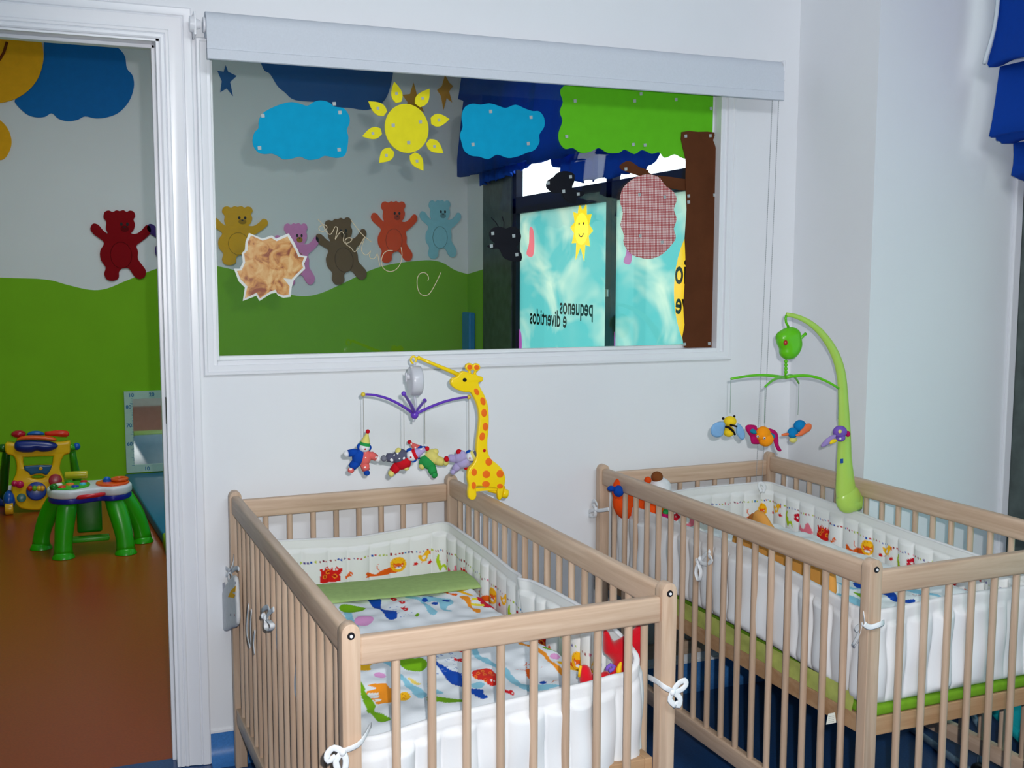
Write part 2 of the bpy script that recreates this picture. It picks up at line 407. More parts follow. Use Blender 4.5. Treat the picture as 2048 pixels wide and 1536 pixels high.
# door: jambs, casing with mouldings, strike plate
door = struct(empty('door_1', (DX1, YW, 0)))
D0 = Vector((DX1, YW, 0))
def rel(o):
    for v in o.data.vertices: v.co -= D0
    o.parent = door; return o
bm = bmesh.new()
addbox(bm, (DX1 - .012, YW - .004, 0), (DX1 + .0, YW2 + .004, DZ)); addbox(bm, (DX0, YW - .004, 0), (DX0 + .012, YW2 + .004, DZ)); addbox(bm, (DX0, YW - .004, DZ - .012), (DX1, YW2 + .004, DZ))
addbox(bm, (DX1 - .022, YW + .045, 0), (DX1 - .012, YW + .075, DZ - .012), .002); addbox(bm, (DX0 + .012, YW + .045, DZ - .022), (DX1 - .012, YW + .075, DZ - .012), .002)
rel(build('jamb', bm, M_trim))
CASP = [(0, .0), (0, .010), (.004, .0125), (.011, .0125), (.013, .010), (.016, .0135), (.022, .0150), (.025, .0125), (.030, .0130), (.040, .0150), (.050, .0185), (.056, .0205), (.060, .0180), (.063, .0215), (.070, .0225), (.080, .0225), (.084, .0200), (.085, .0)]
i0, i1, zt_ = DX0, DX1 - .004, DZ - .006
P = np.array([[(i1 + o_, YW - d_, .002), ] for o_, d_ in CASP])
P = np.array([[(i1 + o_, YW - d_, .002) for o_, d_ in CASP], [(i1 + o_, YW - d_, zt_ + o_) for o_, d_ in CASP], [(i0 - o_, YW - d_, zt_ + o_) for o_, d_ in CASP], [(i0 - o_, YW - d_, .002) for o_, d_ in CASP]])
rel(grid('casing', P, M_trim, closev=True, smooth=.5))
rel(build('strike_plate', box((DX1 - .0135, YW + .012, .985), (DX1 - .012, YW + .032, 1.06), .0004), mat('dark_metal', (40, 38, 36), .4, .5, metal=.6)))

# interior window: casing, sash, pane
wnd = struct(empty('window_1', ((GX0 + GX1) / 2, YW, GZ0))); W0 = Vector(wnd.location)
def ring(bm, x0, x1, z0, z1, wd, ya, yb, bev=.002):
    addbox(bm, (x0, ya, z0), (x0 + wd, yb, z1), bev); addbox(bm, (x1 - wd, ya, z0), (x1, yb, z1), bev)
    addbox(bm, (x0 + wd, ya, z0), (x1 - wd, yb, z0 + wd), bev); addbox(bm, (x0 + wd, ya, z1 - wd), (x1 - wd, yb, z1), bev)
def relw(o):
    for v in o.data.vertices: v.co -= W0
    o.parent = wnd; return o
WP = [(0, 0), (0, .010), (.003, .014), (.009, .0145), (.012, .0115), (.022, .0105), (.028, .009), (.030, .0)]
P = np.array([[((.294 + o_ if sx < 0 else 2.002 - o_), YW - d_, (1.118 + o_ if sz < 0 else 2.036 - o_)) for o_, d_ in WP] for sx, sz in ((-1, -1), (1, -1), (1, 1), (-1, 1))])
relw(grid('casing', P, M_trim, closev=True, wrap=True, smooth=.5))
bm = bmesh.new(); ring(bm, GX0 + .0, GX1, GZ0, GZ1, .014, YW - .006, YW2 + .004); ring(bm, GX0 + .006, GX1 - .006, GZ0 + .006, GZ1 - .006, .018, YW + .038, YW + .060)
relw(build('sash', bm, M_trim))
YG = YW + .034
gl = bpy.data.materials.new('clear_glass'); gl.use_nodes = True; nt = gl.node_tree; nt.nodes.clear()
out = nt.nodes.new('ShaderNodeOutputMaterial'); mx = nt.nodes.new('ShaderNodeMixShader'); tr = nt.nodes.new('ShaderNodeBsdfTransparent'); gs = nt.nodes.new('ShaderNodeBsdfGlossy'); fr = nt.nodes.new('ShaderNodeFresnel')
tr.inputs[0].default_value = (.965, .99, .98, 1); gs.inputs['Roughness'].default_value = .0; fr.inputs['IOR'].default_value = 1.5
nt.links.new(fr.outputs[0], mx.inputs[0]); nt.links.new(tr.outputs[0], mx.inputs[1]); nt.links.new(gs.outputs[0], mx.inputs[2]); nt.links.new(mx.outputs[0], out.inputs[0])
relw(build('pane', box((GX0 + .01, YG, GZ0 + .01), (GX1 - .01, YG + .005, GZ1 - .01)), gl))

# ------------------------------------------------------------ playroom facade: frames, printed film
bm = bmesh.new(); XFr = XR2 + .004
MY = [6.66, 5.235, 3.80]                       # mullion far edges
for y in (6.66, 5.265, 3.87): addbox(bm, (XFr, y - .02, .15), (XFr + .05, y + .05, 2.75), .003)
addbox(bm, (XFr, 3.4, .15), (XFr + .05, 3.46, 2.75), .003)
addbox(bm, (XFr, 3.4, 1.795), (XFr + .05, 6.70, 1.90), .003); addbox(bm, (XFr, 3.4, .15), (XFr + .05, 6.70, .24), .003); addbox(bm, (XFr, 3.4, 2.68), (XFr + .05, 6.70, 2.75), .003)
pw = struct(build('window_3', bm, M_dark))
bm = bmesh.new()
for z in (1.30, .92): addbox(bm, (XFr - .012, 5.262, z - .02), (XFr, 5.292, z + .02), .002)
sub(build('hinge', bm, mat('bright_aluminium', (190, 195, 198), .35, .5, metal=.7)), pw)
film = bpy.data.materials.new('printed_sky_film'); film.use_nodes = True; nt = film.node_tree; nt.nodes.clear()
out = nt.nodes.new('ShaderNodeOutputMaterial'); mx = nt.nodes.new('ShaderNodeMixShader'); tr = nt.nodes.new('ShaderNodeBsdfTranslucent'); df = nt.nodes.new('ShaderNodeBsdfDiffuse')
tc = nt.nodes.new('ShaderNodeTexCoord'); mp = nt.nodes.new('ShaderNodeMapping'); mp.inputs['Scale'].default_value = (1, .62, 1.0); mp.inputs['Location'].default_value = (3.1, .4, 1.7)
n1 = nt.nodes.new('ShaderNodeTexNoise'); n1.inputs['Scale'].default_value = 2.9; n1.inputs['Detail'].default_value = 3; n1.inputs['Distortion'].default_value = .6
sx = nt.nodes.new('ShaderNodeSeparateXYZ'); g = nt.nodes.new('ShaderNodeMapRange'); g.inputs[1].default_value = .7; g.inputs[2].default_value = 1.25; g.inputs[3].default_value = -.02; g.inputs[4].default_value = .10
ml = nt.nodes.new('ShaderNodeMath'); ml.operation = 'ADD'; cr = nt.nodes.new('ShaderNodeValToRGB')
cr.color_ramp.elements[0].position = .50; cr.color_ramp.elements[0].color = lin((92, 176, 174)) + (1,)
cr.color_ramp.elements[1].position = .72; cr.color_ramp.elements[1].color = lin((206, 220, 196)) + (1,)
nt.links.new(tc.outputs['Object'], mp.inputs[0]); nt.links.new(mp.outputs[0], n1.inputs['Vector']); nt.links.new(tc.outputs['Object'], sx.inputs[0]); nt.links.new(sx.outputs['Z'], g.inputs[0])
nt.links.new(n1.outputs['Fac'], ml.inputs[0]); nt.links.new(g.outputs[0], ml.inputs[1]); nt.links.new(ml.outputs[0], cr.inputs['Fac'])
mx.inputs[0].default_value = .5
for q in (tr, df): nt.links.new(cr.outputs['Color'], q.inputs[0])
nt.links.new(tr.outputs[0], mx.inputs[1]); nt.links.new(df.outputs[0], mx.inputs[2]); nt.links.new(mx.outputs[0], out.inputs[0])
def film_mat(name, rgb):
    if name in MATS: return MATS[name]
    m = bpy.data.materials.new(name); m.use_nodes = True; nt = m.node_tree; nt.nodes.clear()
    o_ = nt.nodes.new('ShaderNodeOutputMaterial'); a = nt.nodes.new('ShaderNodeMixShader'); t_ = nt.nodes.new('ShaderNodeBsdfTranslucent'); d_ = nt.nodes.new('ShaderNodeBsdfDiffuse')
    for q in (t_, d_): q.inputs[0].default_value = lin(rgb) + (1,)
    e_ = nt.nodes.new('ShaderNodeEmission'); e_.inputs[0].default_value = lin(rgb) + (1,); e_.inputs[1].default_value = .55      # added glow in the print's colour, standing in for daylight behind it
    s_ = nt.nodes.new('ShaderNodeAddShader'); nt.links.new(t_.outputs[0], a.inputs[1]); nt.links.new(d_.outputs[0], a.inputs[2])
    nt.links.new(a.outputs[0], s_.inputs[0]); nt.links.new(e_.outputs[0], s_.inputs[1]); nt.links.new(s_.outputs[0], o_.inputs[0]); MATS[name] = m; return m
def film_panel(y0, y1, label):
    t = tag(empty('window_film', (XFr + .03, (y0 + y1) / 2, .24)), label, 'window film', None)
    O = tuple(t.location)
    me = bpy.data.meshes.new('film_sheet'); X = XFr + .03
    me.from_pydata([(X, y0, .24), (X, y1, .24), (X, y1, 1.795), (X, y0, 1.795)], [], [(0, 1, 2, 3)])
    for v in me.vertices: v.co -= Vector(O)
    me.materials.append(film); o = link('film_sheet', me); o.parent = t
    return t, O
XS = XFr + .024
fa, OA = film_panel(5.315, 6.64, 'sky and cloud printed window film with a smiling sun, left of the dark mullion')
fb, OB = film_panel(3.92, 5.245, 'sky and cloud printed window film with a yellow disc, partly behind the brown paper trunk')
struct_film = film_panel(3.46, 3.85, 'narrow strip of sky printed film at the near end of the playroom windows')[0]
# smiling sun print
sc = (U(1163, 458, x=XS).y, U(1163, 458, x=XS).z)
pts = []
for k in range(20):
    a = 2 * PI * k / 20 + .1; r = (.155, .105)[k % 2] * (1.25 if k in (14, 16) else 1)
    pts.append((sc[0] + r * math.cos(a) * 1.0, sc[1] + r * math.sin(a)))
plate('sun_print', pts, .0008, 'x', XS, film_mat('film_yellow', (250, 226, 60)), fa, org=OA)
plate('sun_cheek', ell(sc[0], sc[1], .09, .09), .0008, 'x', XS - .001, film_mat('film_bright_yellow', (255, 238, 90)), fa, org=OA)
for dy in (-.03, .03): plate('sun_eye', ell(sc[0] + dy, sc[1] + .03, .008), .0008, 'x', XS - .002, M_dark, fa, org=OA)
o = build('sun_smile', tube([(XS - .002, sc[0] + .035 * math.cos(a), sc[1] - .01 + .035 * math.sin(a)) for a in np.linspace(PI * 1.15, PI * 1.85, 8)], .003, 6), M_dark)
for v in o.data.vertices: v.co -= Vector(OA)
o.parent = fa
def bfly(t, O, px, py, s, rgb):
    c = U(px, py, x=XS); y, z = c.y, c.z; m = film_mat('film_pink_%d' % rgb[0], rgb)
    plate('butterfly_print', smooth_poly([(y, z - .07 * s), (y + .07 * s, z - .05 * s), (y + .03 * s, z + .01 * s), (y + .02 * s, z + .1 * s), (y - .03 * s, z + .09 * s), (y - .05 * s, z + .02 * s), (y - .04 * s, z - .05 * s)], 3), .0008, 'x', XS, m, t, org=O)
bfly(fa, OA, 1062, 490, 1.1, (238, 150, 160)); bfly(fa, OA, 1038, 690, 1.0, (190, 110, 190)); bfly(fb, OB, 1222, 690, 1.0, (190, 110, 190)); bfly(fb, OB, 1257, 508, .8, (200, 140, 190))
cc = U(1402, 575, x=XS); plate('yellow_disc', ell(4.30, 1.33, .31, .34, 40), .0008, 'x', XS, film_mat('film_disc', (246, 214, 70)), fb, org=OB)
def text(name, body, width, y0, z0, x, parent, O, m):
    cu = bpy.data.curves.new(name, 'FONT'); cu.body = body; cu.size = .1; cu.offset = .0018
    o = bpy.data.objects.new(name, cu); C.objects.link(o); dg = bpy.context.evaluated_depsgraph_get(); me = bpy.data.meshes.new_from_object(o.evaluated_get(dg)); bpy.data.objects.remove(o)
    xs = [v.co.x for v in me.vertices]; s = width / (max(xs) - min(xs)); x0 = min(xs)
    for v in me.vertices: v.co = Vector((x, y0 + (v.co.x - x0) * s, z0 + v.co.y * s * 1.15)) - Vector(O)
    return link(name, me, m, parent)
M_ink = mat('black_print', (18, 22, 24), .6, .3)
text('lettering', 'pequenos', .46, 5.513, 1.165, XS - .001, fa, OA, M_ink)
text('lettering', 'e divertidos', .575, 5.872, 1.085, XS - .001, fa, OA, M_ink)
text('lettering', 'rio', .16, 4.44, 1.36, XS - .001, fb, OB, M_ink)
text('lettering', 've', .12, 4.47, 1.215, XS - .001, fb, OB, M_ink)

# ------------------------------------------------------------ roman blinds
M_blue = bpy.data.materials.new('royal_blue_cotton'); M_blue.use_nodes = True; nt = M_blue.node_tree; b = nt.nodes['Principled BSDF']
b.inputs['Base Color'].default_value = lin((14, 72, 178)) + (1,); b.inputs['Roughness'].default_value = .85; b.inputs['Specular IOR Level'].default_value = .15
tr = nt.nodes.new('ShaderNodeBsdfTranslucent'); tr.inputs[0].default_value = lin((16, 60, 200)) + (1,); mx = nt.nodes.new('ShaderNodeMixShader'); mx.inputs[0].default_value = .22
nt.links.new(b.outputs[0], mx.inputs[1]); nt.links.new(tr.outputs[0], mx.inputs[2]); nt.links.new(mx.outputs[0], nt.nodes['Material Output'].inputs[0])
tc = nt.nodes.new('ShaderNodeTexCoord'); nn = nt.nodes.new('ShaderNodeTexNoise'); nn.inputs['Scale'].default_value = 40; bp = nt.nodes.new('ShaderNodeBump'); bp.inputs['Distance'].default_value = .003
nt.links.new(tc.outputs['Object'], nn.inputs['Vector']); nt.links.new(nn.outputs['Fac'], bp.inputs['Height']); nt.links.new(bp.outputs['Normal'], b.inputs['Normal'])
def cloth_sweep(name, prof, y0, y1, n, m, parent, wave=None, th=.003):
    """profile (x,z) swept along y; wave(t, a) -> (dx, dz), t along y, a along the profile"""
    P = np.zeros((n, 2 * len(prof), 3)); k = len(prof)
    for i in range(n):
        t = i / (n - 1); y = y0 + (y1 - y0) * t
        for j, (x, z) in enumerate(prof):
            dx, dz = wave(t, j / (k - 1)) if wave else (0, 0)
            P[i, j] = (x + dx, y, z + dz); P[i, 2 * k - 1 - j] = (x + dx + th, y, z + dz + th * .3)
    return grid(name, P, m, parent, closev=True)
Y0s = 2.62
pr = lambda pts, y: [(p.x, p.z) for p in (U(a, b_, y=y) for a, b_ in pts)]
def nursery_blind(y0, y1, label, skew):
    t = tag(empty('roman_blind', (XF - .12, (y0 + y1) / 2, 2.9)), label, 'blind'); L = Vector(t.location)
    tiers = [[(2003, -160), (2000, -60), (1998, 0), (1995, 30), (1990, 60), (1982, 90), (1974, 115), (1971, 128), (1975, 134), (1990, 134), (2003, 131)],
             [(2000, 133), (1997, 150), (1990, 200), (1983, 240), (1976, 272), (1980, 275), (1988, 275), (1989, 281), (1998, 283), (2001, 287), (2028, 287)],
             [(2027, 286), (2027, 310), (2024, 330), (2019, 350), (2030, 356), (2048, 362)]]
    for n_, tr_ in zip(('upper_fold', 'middle_fold', 'lower_fold'), tiers):
        pf = [(p[0] - L.x, p[1] - L.z) for p in pr(tr_, Y0s)]
        cloth_sweep(n_, pf, y0 - L.y, y1 - L.y, 60, M_blue, t, lambda q, a: (.012 * math.sin(q * 21 + a * 3) * a, .01 * math.sin(q * 33) * a))
    pf = [Vector((p[0] - L.x - .006, y0 - L.y - .002, p[1] - L.z)) for p in pr(tiers[0][:8], Y0s)]
    build('piping', tube(pf, .006, 8), mat('white_piping', (222, 232, 238), .7, .2), t, 9)
    build('headrail', box((-.04, y1 - L.y, -.02), (.09, y0 - L.y, .04), .004), M_trim, t)
    return t
nursery_blind(2.62, .92, 'royal blue roman blind with white piping in the top right corner', 0)
nursery_blind(.66, -.62, 'second royal blue roman blind further along the nursery facade', 0)

def play_blind(ya, yb, zr, label, dark_z, ruffle_pts, seed):
    """upper pleated body, lower gathered ruffle"""
    X = XR2 - .045; t = tag(empty('roman_blind', (X, (ya + yb) / 2, 2.95)), label, 'blind', None); L = Vector(t.location); n = 90
    def w_(q, a): return (.010 * math.sin(q * 38 + seed) * a, .012 * abs(math.sin(q * 24)) * a * -1)
    body = [(0, 0), (-.03, -.12), (-.06, -.30), (-.02, -.31), (-.035, -.42), (-.07, dark_z + .12 - 2.95), (-.07, dark_z - 2.95), (-.01, dark_z + .01 - 2.95)]
    cloth_sweep('folded_panel', body, ya - L.y, yb - L.y, n, M_blue, t, w_)
    # ruffle: lower edge follows the traced line
    lo = [(p.y, p.z) for p in (U(a, b_, x=X) for a, b_ in ruffle_pts)]; lo.sort(key=lambda p: -p[0])
    ys = np.linspace(lo[0][0], lo[-1][0], n); zs = np.interp(-ys, [-p[0] for p in lo], [p[1] for p in lo])
    P = np.zeros((n, 24, 3))
    for i, (y, z) in enumerate(zip(ys, zs)):
        z = z + .018 * abs(math.sin(i * .36 + seed)) 
        for j in range(12):
            a = j / 11; x = .012 * math.sin(i * .9 + seed) * (.3 + a) + .01 * math.sin(i * .33) * a
            zz = (dark_z + .04) * (1 - a) + z * a
            P[i, j] = (x, y - L.y, zz - L.z); P[i, 23 - j] = (x + .004, y - L.y, zz - L.z)
    grid('ruffle', P, M_blue, t, closev=True)
    build('headrail', box((-.04, yb - L.y, -.02), (.04, ya - L.y, .03), .003), M_trim, t)
    return t
play_blind(7.50, 6.12, 0, 'dark blue roman blind with ruffled hem behind the right-hand blue paper cloud', 2.10, [(958, 374), (985, 366), (1015, 354), (1054, 338), (1070, 322), (1090, 300)], .3)
play_blind(6.185, 4.00, 0, 'dark blue roman blind with scalloped hem behind the green paper tree crown', 2.07, [(1096, 325), (1120, 345), (1146, 368), (1180, 366), (1238, 356), (1262, 345), (1306, 336), (1310, 312), (1370, 312), (1440, 318)], 1.7)
tag(build('blue_wall_pad', box((XR2 - .05, 7.42, 0), (XR2 - .002, 7.585, 1.12), .01), mat('blue_vinyl_pad', (24, 128, 200), .4, .4)), 'tall narrow blue pad in the far right corner of the playroom, on the green wall', 'wall pad')

# ------------------------------------------------------------ mural figures on the playroom wall
def wallfig(name, label, cat, pts, rgb, group=None, th=.006, sm=4, m=None):
    q = px_y(pts, YB - .004) 
    if sm: q = smooth_poly(q, sm)
    cx = sum(p[0] for p in q) / len(q); cz = sum(p[1] for p in q) / len(q)
    o = plate(name, q, th, 'y', YB - .004, m or mat(name + '_%d_%d_%d' % rgb, rgb, .7, .2), org=(cx, YB - .004, cz), bev=.001)
    o.location = (cx, YB - .004, cz); return tag(o, label, cat, group)
Z2 = lambda pts: zm(pts, (0, 0), 2.56)
t = tag(empty('mural_sun', (-.52, YB, 2.7)), 'large orange-yellow sun with a brown smile, high on the playroom wall', 'wall decoration')
sunq = ell(-.52, 2.78, .315, .325, 48)
plate('sun_disc', sunq, .006, 'y', YB - .012, mat('sun_orange_yellow', (246, 178, 22), .7, .2), t, org=t.location, bev=.001)
q = px_y(smooth_poly([(-30, 325), (-20, 300), (2, 282), (12, 305), (22, 285), (21, 265), (8, 243), (-10, 240)], 3), YB - .006)
ray = smooth_poly(px_y([(-22, 300), (-8, 318), (8, 318), (20, 300), (23, 280), (16, 258), (2, 242), (-14, 236)], YB - .006), 4)
plate('sun_ray', ray, .006, 'y', YB - .006, MATS['sun_orange_yellow'], t, org=t.location)
sm_ = [U(a, b_, y=YB - .018) for a, b_ in ((-12, 128), (0, 118), (8, 104), (14, 84))]
o = build('smile', tube([p - Vector(t.location) for p in sm_], .008, 8), mat('mural_brown', (110, 52, 16), .7, .2), t, 9)
wallfig('mural_cloud', 'big rounded blue cloud beside the sun, seen through the doorway', 'wall decoration', Z2([(235, 178), (330, 178), (400, 190), (450, 218), (500, 205), (560, 215), (610, 250), (640, 290), (650, 350), (680, 390), (685, 450), (660, 520), (610, 575), (550, 600), (490, 606), (435, 596), (400, 612), (350, 621), (300, 608), (265, 580), (230, 598), (180, 600), (130, 580), (75, 520), (110, 490), (160, 450), (200, 390), (225, 300)]), (10, 112, 190))
wallfig('mural_cloud', 'big blue cloud high behind the left-hand pale blue paper cloud on the glass', 'wall decoration', [(520, 60), (600, 20), (700, 20), (780, 60), (788, 120), (780, 175), (765, 205), (735, 220), (700, 216), (665, 214), (640, 205), (590, 200), (570, 185), (555, 172), (540, 148), (527, 138), (515, 100)], (8, 92, 168))
wallfig('mural_star', 'dark blue five-pointed star at the upper left of the interior window', 'wall decoration', zm([(775, 668), (800, 735), (888, 778), (820, 840), (850, 985), (785, 905), (720, 945), (735, 830), (690, 725), (755, 735)], (300, 0), 5.12), (10, 96, 168), sm=0)
wallfig('mural_star', 'orange star directly behind the yellow paper sun', 'wall decoration', [(827, 165), (834, 190), (852, 186), (840, 205), (848, 225), (828, 212), (812, 222), (815, 204), (805, 190), (820, 188)], (226, 160, 30), 'orange stars on the playroom wall', sm=0)
wallfig('mural_star', 'orange star to the upper right of the yellow paper sun', 'wall decoration', [(890, 150), (898, 165), (906, 172), (898, 183), (904, 205), (893, 196), (887, 220), (882, 192), (874, 180), (884, 172)], (226, 160, 30), 'orange stars on the playroom wall', sm=0)
BEAR = [(0, .985), (.06, 1.0), (.11, .975), (.16, .995), (.22, .98), (.245, .92), (.215, .865), (.235, .80), (.21, .72), (.17, .67), (.26, .67), (.35, .73), (.41, .79), (.475, .775), (.49, .70), (.43, .63), (.33, .555), (.25, .50), (.27, .41), (.265, .31), (.33, .22),
        (.385, .14), (.36, .05), (.27, .02), (.19, .07), (.12, .165), (.03, .175), (-.04, .13), (-.05, .04), (-.13, -.005), (-.23, .01), (-.275, .09), (-.25, .19), (-.32, .29), (-.325, .42), (-.26, .53), (-.34, .60), (-.42, .655), (-.465, .73), (-.42, .80), (-.34, .785), (-.27, .71), (-.2, .665), (-.225, .74), (-.215, .83), (-.255, .89), (-.235, .965), (-.17, .99), (-.11, .97), (-.05, .995)]
def bear(cx, bot, top, rgb, label, flip=1, tilt=0, wx=1.0):
    p0 = U(cx, bot, y=YB - .01); p1 = U(cx, top, y=YB - .01); h = p1.z - p0.z; c, s = math.cos(tilt), math.sin(tilt)
    t = tag(empty('bear_cutout', (p0.x, YB - .01, p0.z)), label, 'wall decoration', 'bear cut-outs along the painted hill')
    def T(q): x, z = q[0] * flip * wx * h * .93, q[1] * h; return (p0.x + x * c - (z - h / 2) * s, p0.z + h / 2 + x * s + (z - h / 2) * c)
    m = mat('felt_%d_%d_%d' % rgb, rgb, .8, .15); dk = mat('felt_dark_%d' % rgb[0], tuple(int(v * .72) for v in rgb), .8, .15)
    plate('body', smooth_poly([T(q) for q in BEAR], 3), .01, 'y', YB - .010, m, t, org=t.location, bev=.002)
    for ex in (.02, .115): plate('eye', [T(q) for q in ell(ex, .80, .022, .026, 12)], .002, 'y', YB - .0165, M_ink, t, org=t.location)
    plate('muzzle', [T(q) for q in ell(.07, .735, .065, .045, 16)], .002, 'y', YB - .0160, dk, t, org=t.location)
    plate('nose', [T(q) for q in ell(.07, .757, .018, .012, 10)], .002, 'y', YB - .0172, M_ink, t, org=t.location)
    pts = [Vector((*T(q), 0)) for q in smooth_poly(ell(0, .36, .17, .19, 14), 1)]
    build('belly_outline', tube([Vector((p.x, YB - .0155, p.y)) - Vector(t.location) for p in pts], .002, 6, closed=True), dk, t)
    return t
bear(244, 561, 420, (142, 10, 22), 'dark red bear cut-out seen through the doorway', wx=.92)
bear(478, 530, 412, (240, 180, 20), 'mustard yellow bear cut-out, leftmost seen through the interior window', wx=1.1)
bear(594, 572, 446, (240, 150, 212), 'pink bear cut-out half hidden by the brown leaf', wx=.8)
bear(686, 567, 436, (126, 98, 68), 'brown bear cut-out in the middle of the window view', tilt=.14, wx=.9)
bear(788, 525, 402, (250, 84, 30), 'bright orange-red bear cut-out right of the brown one', wx=.88)
bear(880, 517, 400, (150, 214, 234), 'pale blue bear cut-out, rightmost of the row', wx=.84)
bear(350, 545, 425, (70, 50, 120), 'purple bear cut-out mostly hidden by the door casing')

# ------------------------------------------------------------ paper cut-outs stuck on the interior window
YC = YG - .0035
Z8 = lambda p: zm(p, (400, 100), 2.4); Z9 = lambda p: zm(p, (900, 150), 2.6034)
M_tape = mat('pale_tape', (172, 182, 184), .25, .6)  # one even pale grey for all tape pieces
def tapes(t, pts, y, s=.0055):
    for a, b_ in pts:
        p = U(a, b_, y=y); q = [(p.x + s * x, p.z + s * z) for x, z in ((-.8, -1), (.9, -.8), (.8, 1), (-1, .8))]
        plate('tape_piece', q, .0006, 'y', y, M_tape, t, org=t.location)
def cut(name, label, cat, pts, m, tp=(), sm=3, th=.003, y=YC, group=None, part='sheet'):
    q = px_y(pts, y); q = smooth_poly(q, sm) if sm else q
    cx = sum(p[0] for p in q) / len(q); cz = sum(p[1] for p in q) / len(q)
    t = tag(empty(name, (cx, y, cz)), label, cat, group)
    plate(part, q, th, 'y', y, m, t, org=(cx, y, cz), bev=.0004); tapes(t, tp, y - th / 2 - .0005); return t
M_cy = mat('cyan_craft_foam', (6, 160, 205), .8, .15); M_ye = mat('yellow_craft_foam', (238, 226, 40), .8, .15)
cut('paper_cloud', 'cyan foam cloud on the interior window, left of the yellow sun', 'paper decoration', Z8([(252, 430), (262, 395), (280, 375), (282, 340), (300, 305), (340, 280), (395, 258), (440, 250), (480, 258), (515, 268), (545, 250), (580, 242), (620, 252), (645, 272), (690, 280), (715, 315), (718, 350), (705, 385), (712, 420), (705, 480), (690, 510), (650, 518), (600, 508), (570, 522), (520, 528), (480, 512), (440, 522), (400, 525), (375, 510), (345, 498), (310, 500), (280, 492), (258, 465)]), M_cy,
    Z8([(302, 315), (286, 470), (672, 300), (668, 478), (645, 258)]))
cut('paper_cloud', 'cyan foam cloud on the interior window, right of the yellow sun', 'paper decoration', Z9([(52, 310), (66, 270), (60, 220), (75, 170), (115, 150), (160, 155), (205, 148), (250, 160), (290, 172), (340, 155), (390, 175), (430, 188), (465, 190), (490, 225), (490, 270), (465, 310), (465, 350), (440, 390), (400, 405), (350, 425), (300, 432), (245, 415), (200, 438), (150, 425), (110, 420), (75, 395), (60, 350)]), M_cy,
    Z9([(212, 190), (422, 220), (408, 357), (120, 362)]))
# sun of foam pieces
t = tag(empty('paper_sun', (.935, YC, 1.83)), 'yellow foam sun with eight loose petal rays stuck on the interior window', 'paper decoration')
c = U(813.5, 257, y=YC); e1 = U(857, 257, y=YC); plate('disc', ell(c.x, c.z, e1.x - c.x, e1.x - c.x + .004, 40), .003, 'y', YC, M_ye, t, org=t.location, bev=.0004)
tapes(t, Z8([(928, 362), (1058, 345), (1002, 445)]), YC - .002)
for a, tip, w_ in (((952, 250), (932, 152), 26), ((1045, 265), (1102, 186), 30), ((888, 305), (808, 246), 28), ((1110, 340), (1198, 332), 30), ((868, 390), (778, 415), 28), ((1095, 440), (1168, 495), 28), ((920, 480), (860, 542), 30), ((1020, 500), (1072, 580), 28)):
    ax, ay = a; bx, by = tip; dx, dy = bx - ax, by - ay; L = math.hypot(dx, dy); ux, uy = dx / L, dy / L; nx, ny = -uy, ux
    q = [(ax + ux * L * f + nx * w_ * g, ay + uy * L * f + ny * w_ * g) for f, g in ((-.02, -.5), (.2, -.95), (.45, -1), (.72, -.62), (1, 0), (.72, .62), (.45, 1), (.2, .95), (-.02, .5))]
    q = px_y(Z8(q), YC); q = smooth_poly(q[:5], 3, False) + smooth_poly(q[4:], 3, False)[1:]
    plate('ray', q, .003, 'y', YC, M_ye, t, org=t.location, bev=.0004)
    tapes(t, Z8([(ax + dx * .42, ay + dy * .42)]), YC - .002, .0045)
# tree
t = tag(empty('paper_tree', (1.85, YC, 1.2)), 'paper tree with green crown and brown trunk, at the right of the interior window', 'paper decoration')
M_crown = mat('green_craft_foam', (98, 192, 34), .85, .12); M_trunk = mat('brown_paper_trunk', (92, 52, 30), .85, .12, (9, .14), (12, .5, .01))
q = smooth_poly(px_y(Z9([(592, 58), (574, 90), (588, 140), (572, 190), (586, 240), (566, 300), (570, 350), (600, 385), (640, 380), (680, 405), (730, 400), (775, 380), (820, 405), (880, 405), (910, 388), (960, 412), (1000, 390), (1050, 410), (1090, 403), (1120, 432), (1170, 413), (1220, 435), (1300, 430), (1375, 420), (1392, 300), (1402, 140), (1398, 20), (1200, 0), (900, -10), (680, 10)]), YC), 3)
q = [(min(a, 1.937), min(b_, 2.0)) for a, b_ in q]
plate('crown', q, .003, 'y', YC + .0005, M_crown, t, org=t.location)
q = smooth_poly(px_y(Z9([(1205, 297), (1290, 296), (1376, 299), (1370, 340), (1388, 400), (1385, 520), (1392, 560), (1378, 640), (1385, 760), (1378, 900), (1372, 1050), (1380, 1150), (1372, 1280), (1376, 1418), (1218, 1418), (1222, 1300), (1215, 1200), (1228, 1000), (1222, 850), (1232, 700), (1225, 560), (1228, 450), (1212, 380)]), YC - .004), 2)
plate('trunk', q, .0025, 'y', YC - .004, M_trunk, t, org=t.location)
q = smooth_poly(px_y(Z9([(890, 490), (885, 470), (920, 448), (950, 455), (985, 480), (1030, 495), (1055, 520), (1240, 545), (1235, 600), (1150, 590), (1080, 570), (1000, 530), (930, 508)]), YC), 2)
plate('branch', q, .0025, 'y', YC + .0005, M_trunk, t, org=t.location)
tapes(t, Z9([(652, 135), (962, 135), (1178, 128), (1360, 175), (608, 320), (955, 362), (1016, 365), (995, 98), (1228, 318), (1356, 316), (1222, 1402), (1350, 1398), (1243, 630), (1243, 662), (1378, 625), (916, 490)]), YC - .006)
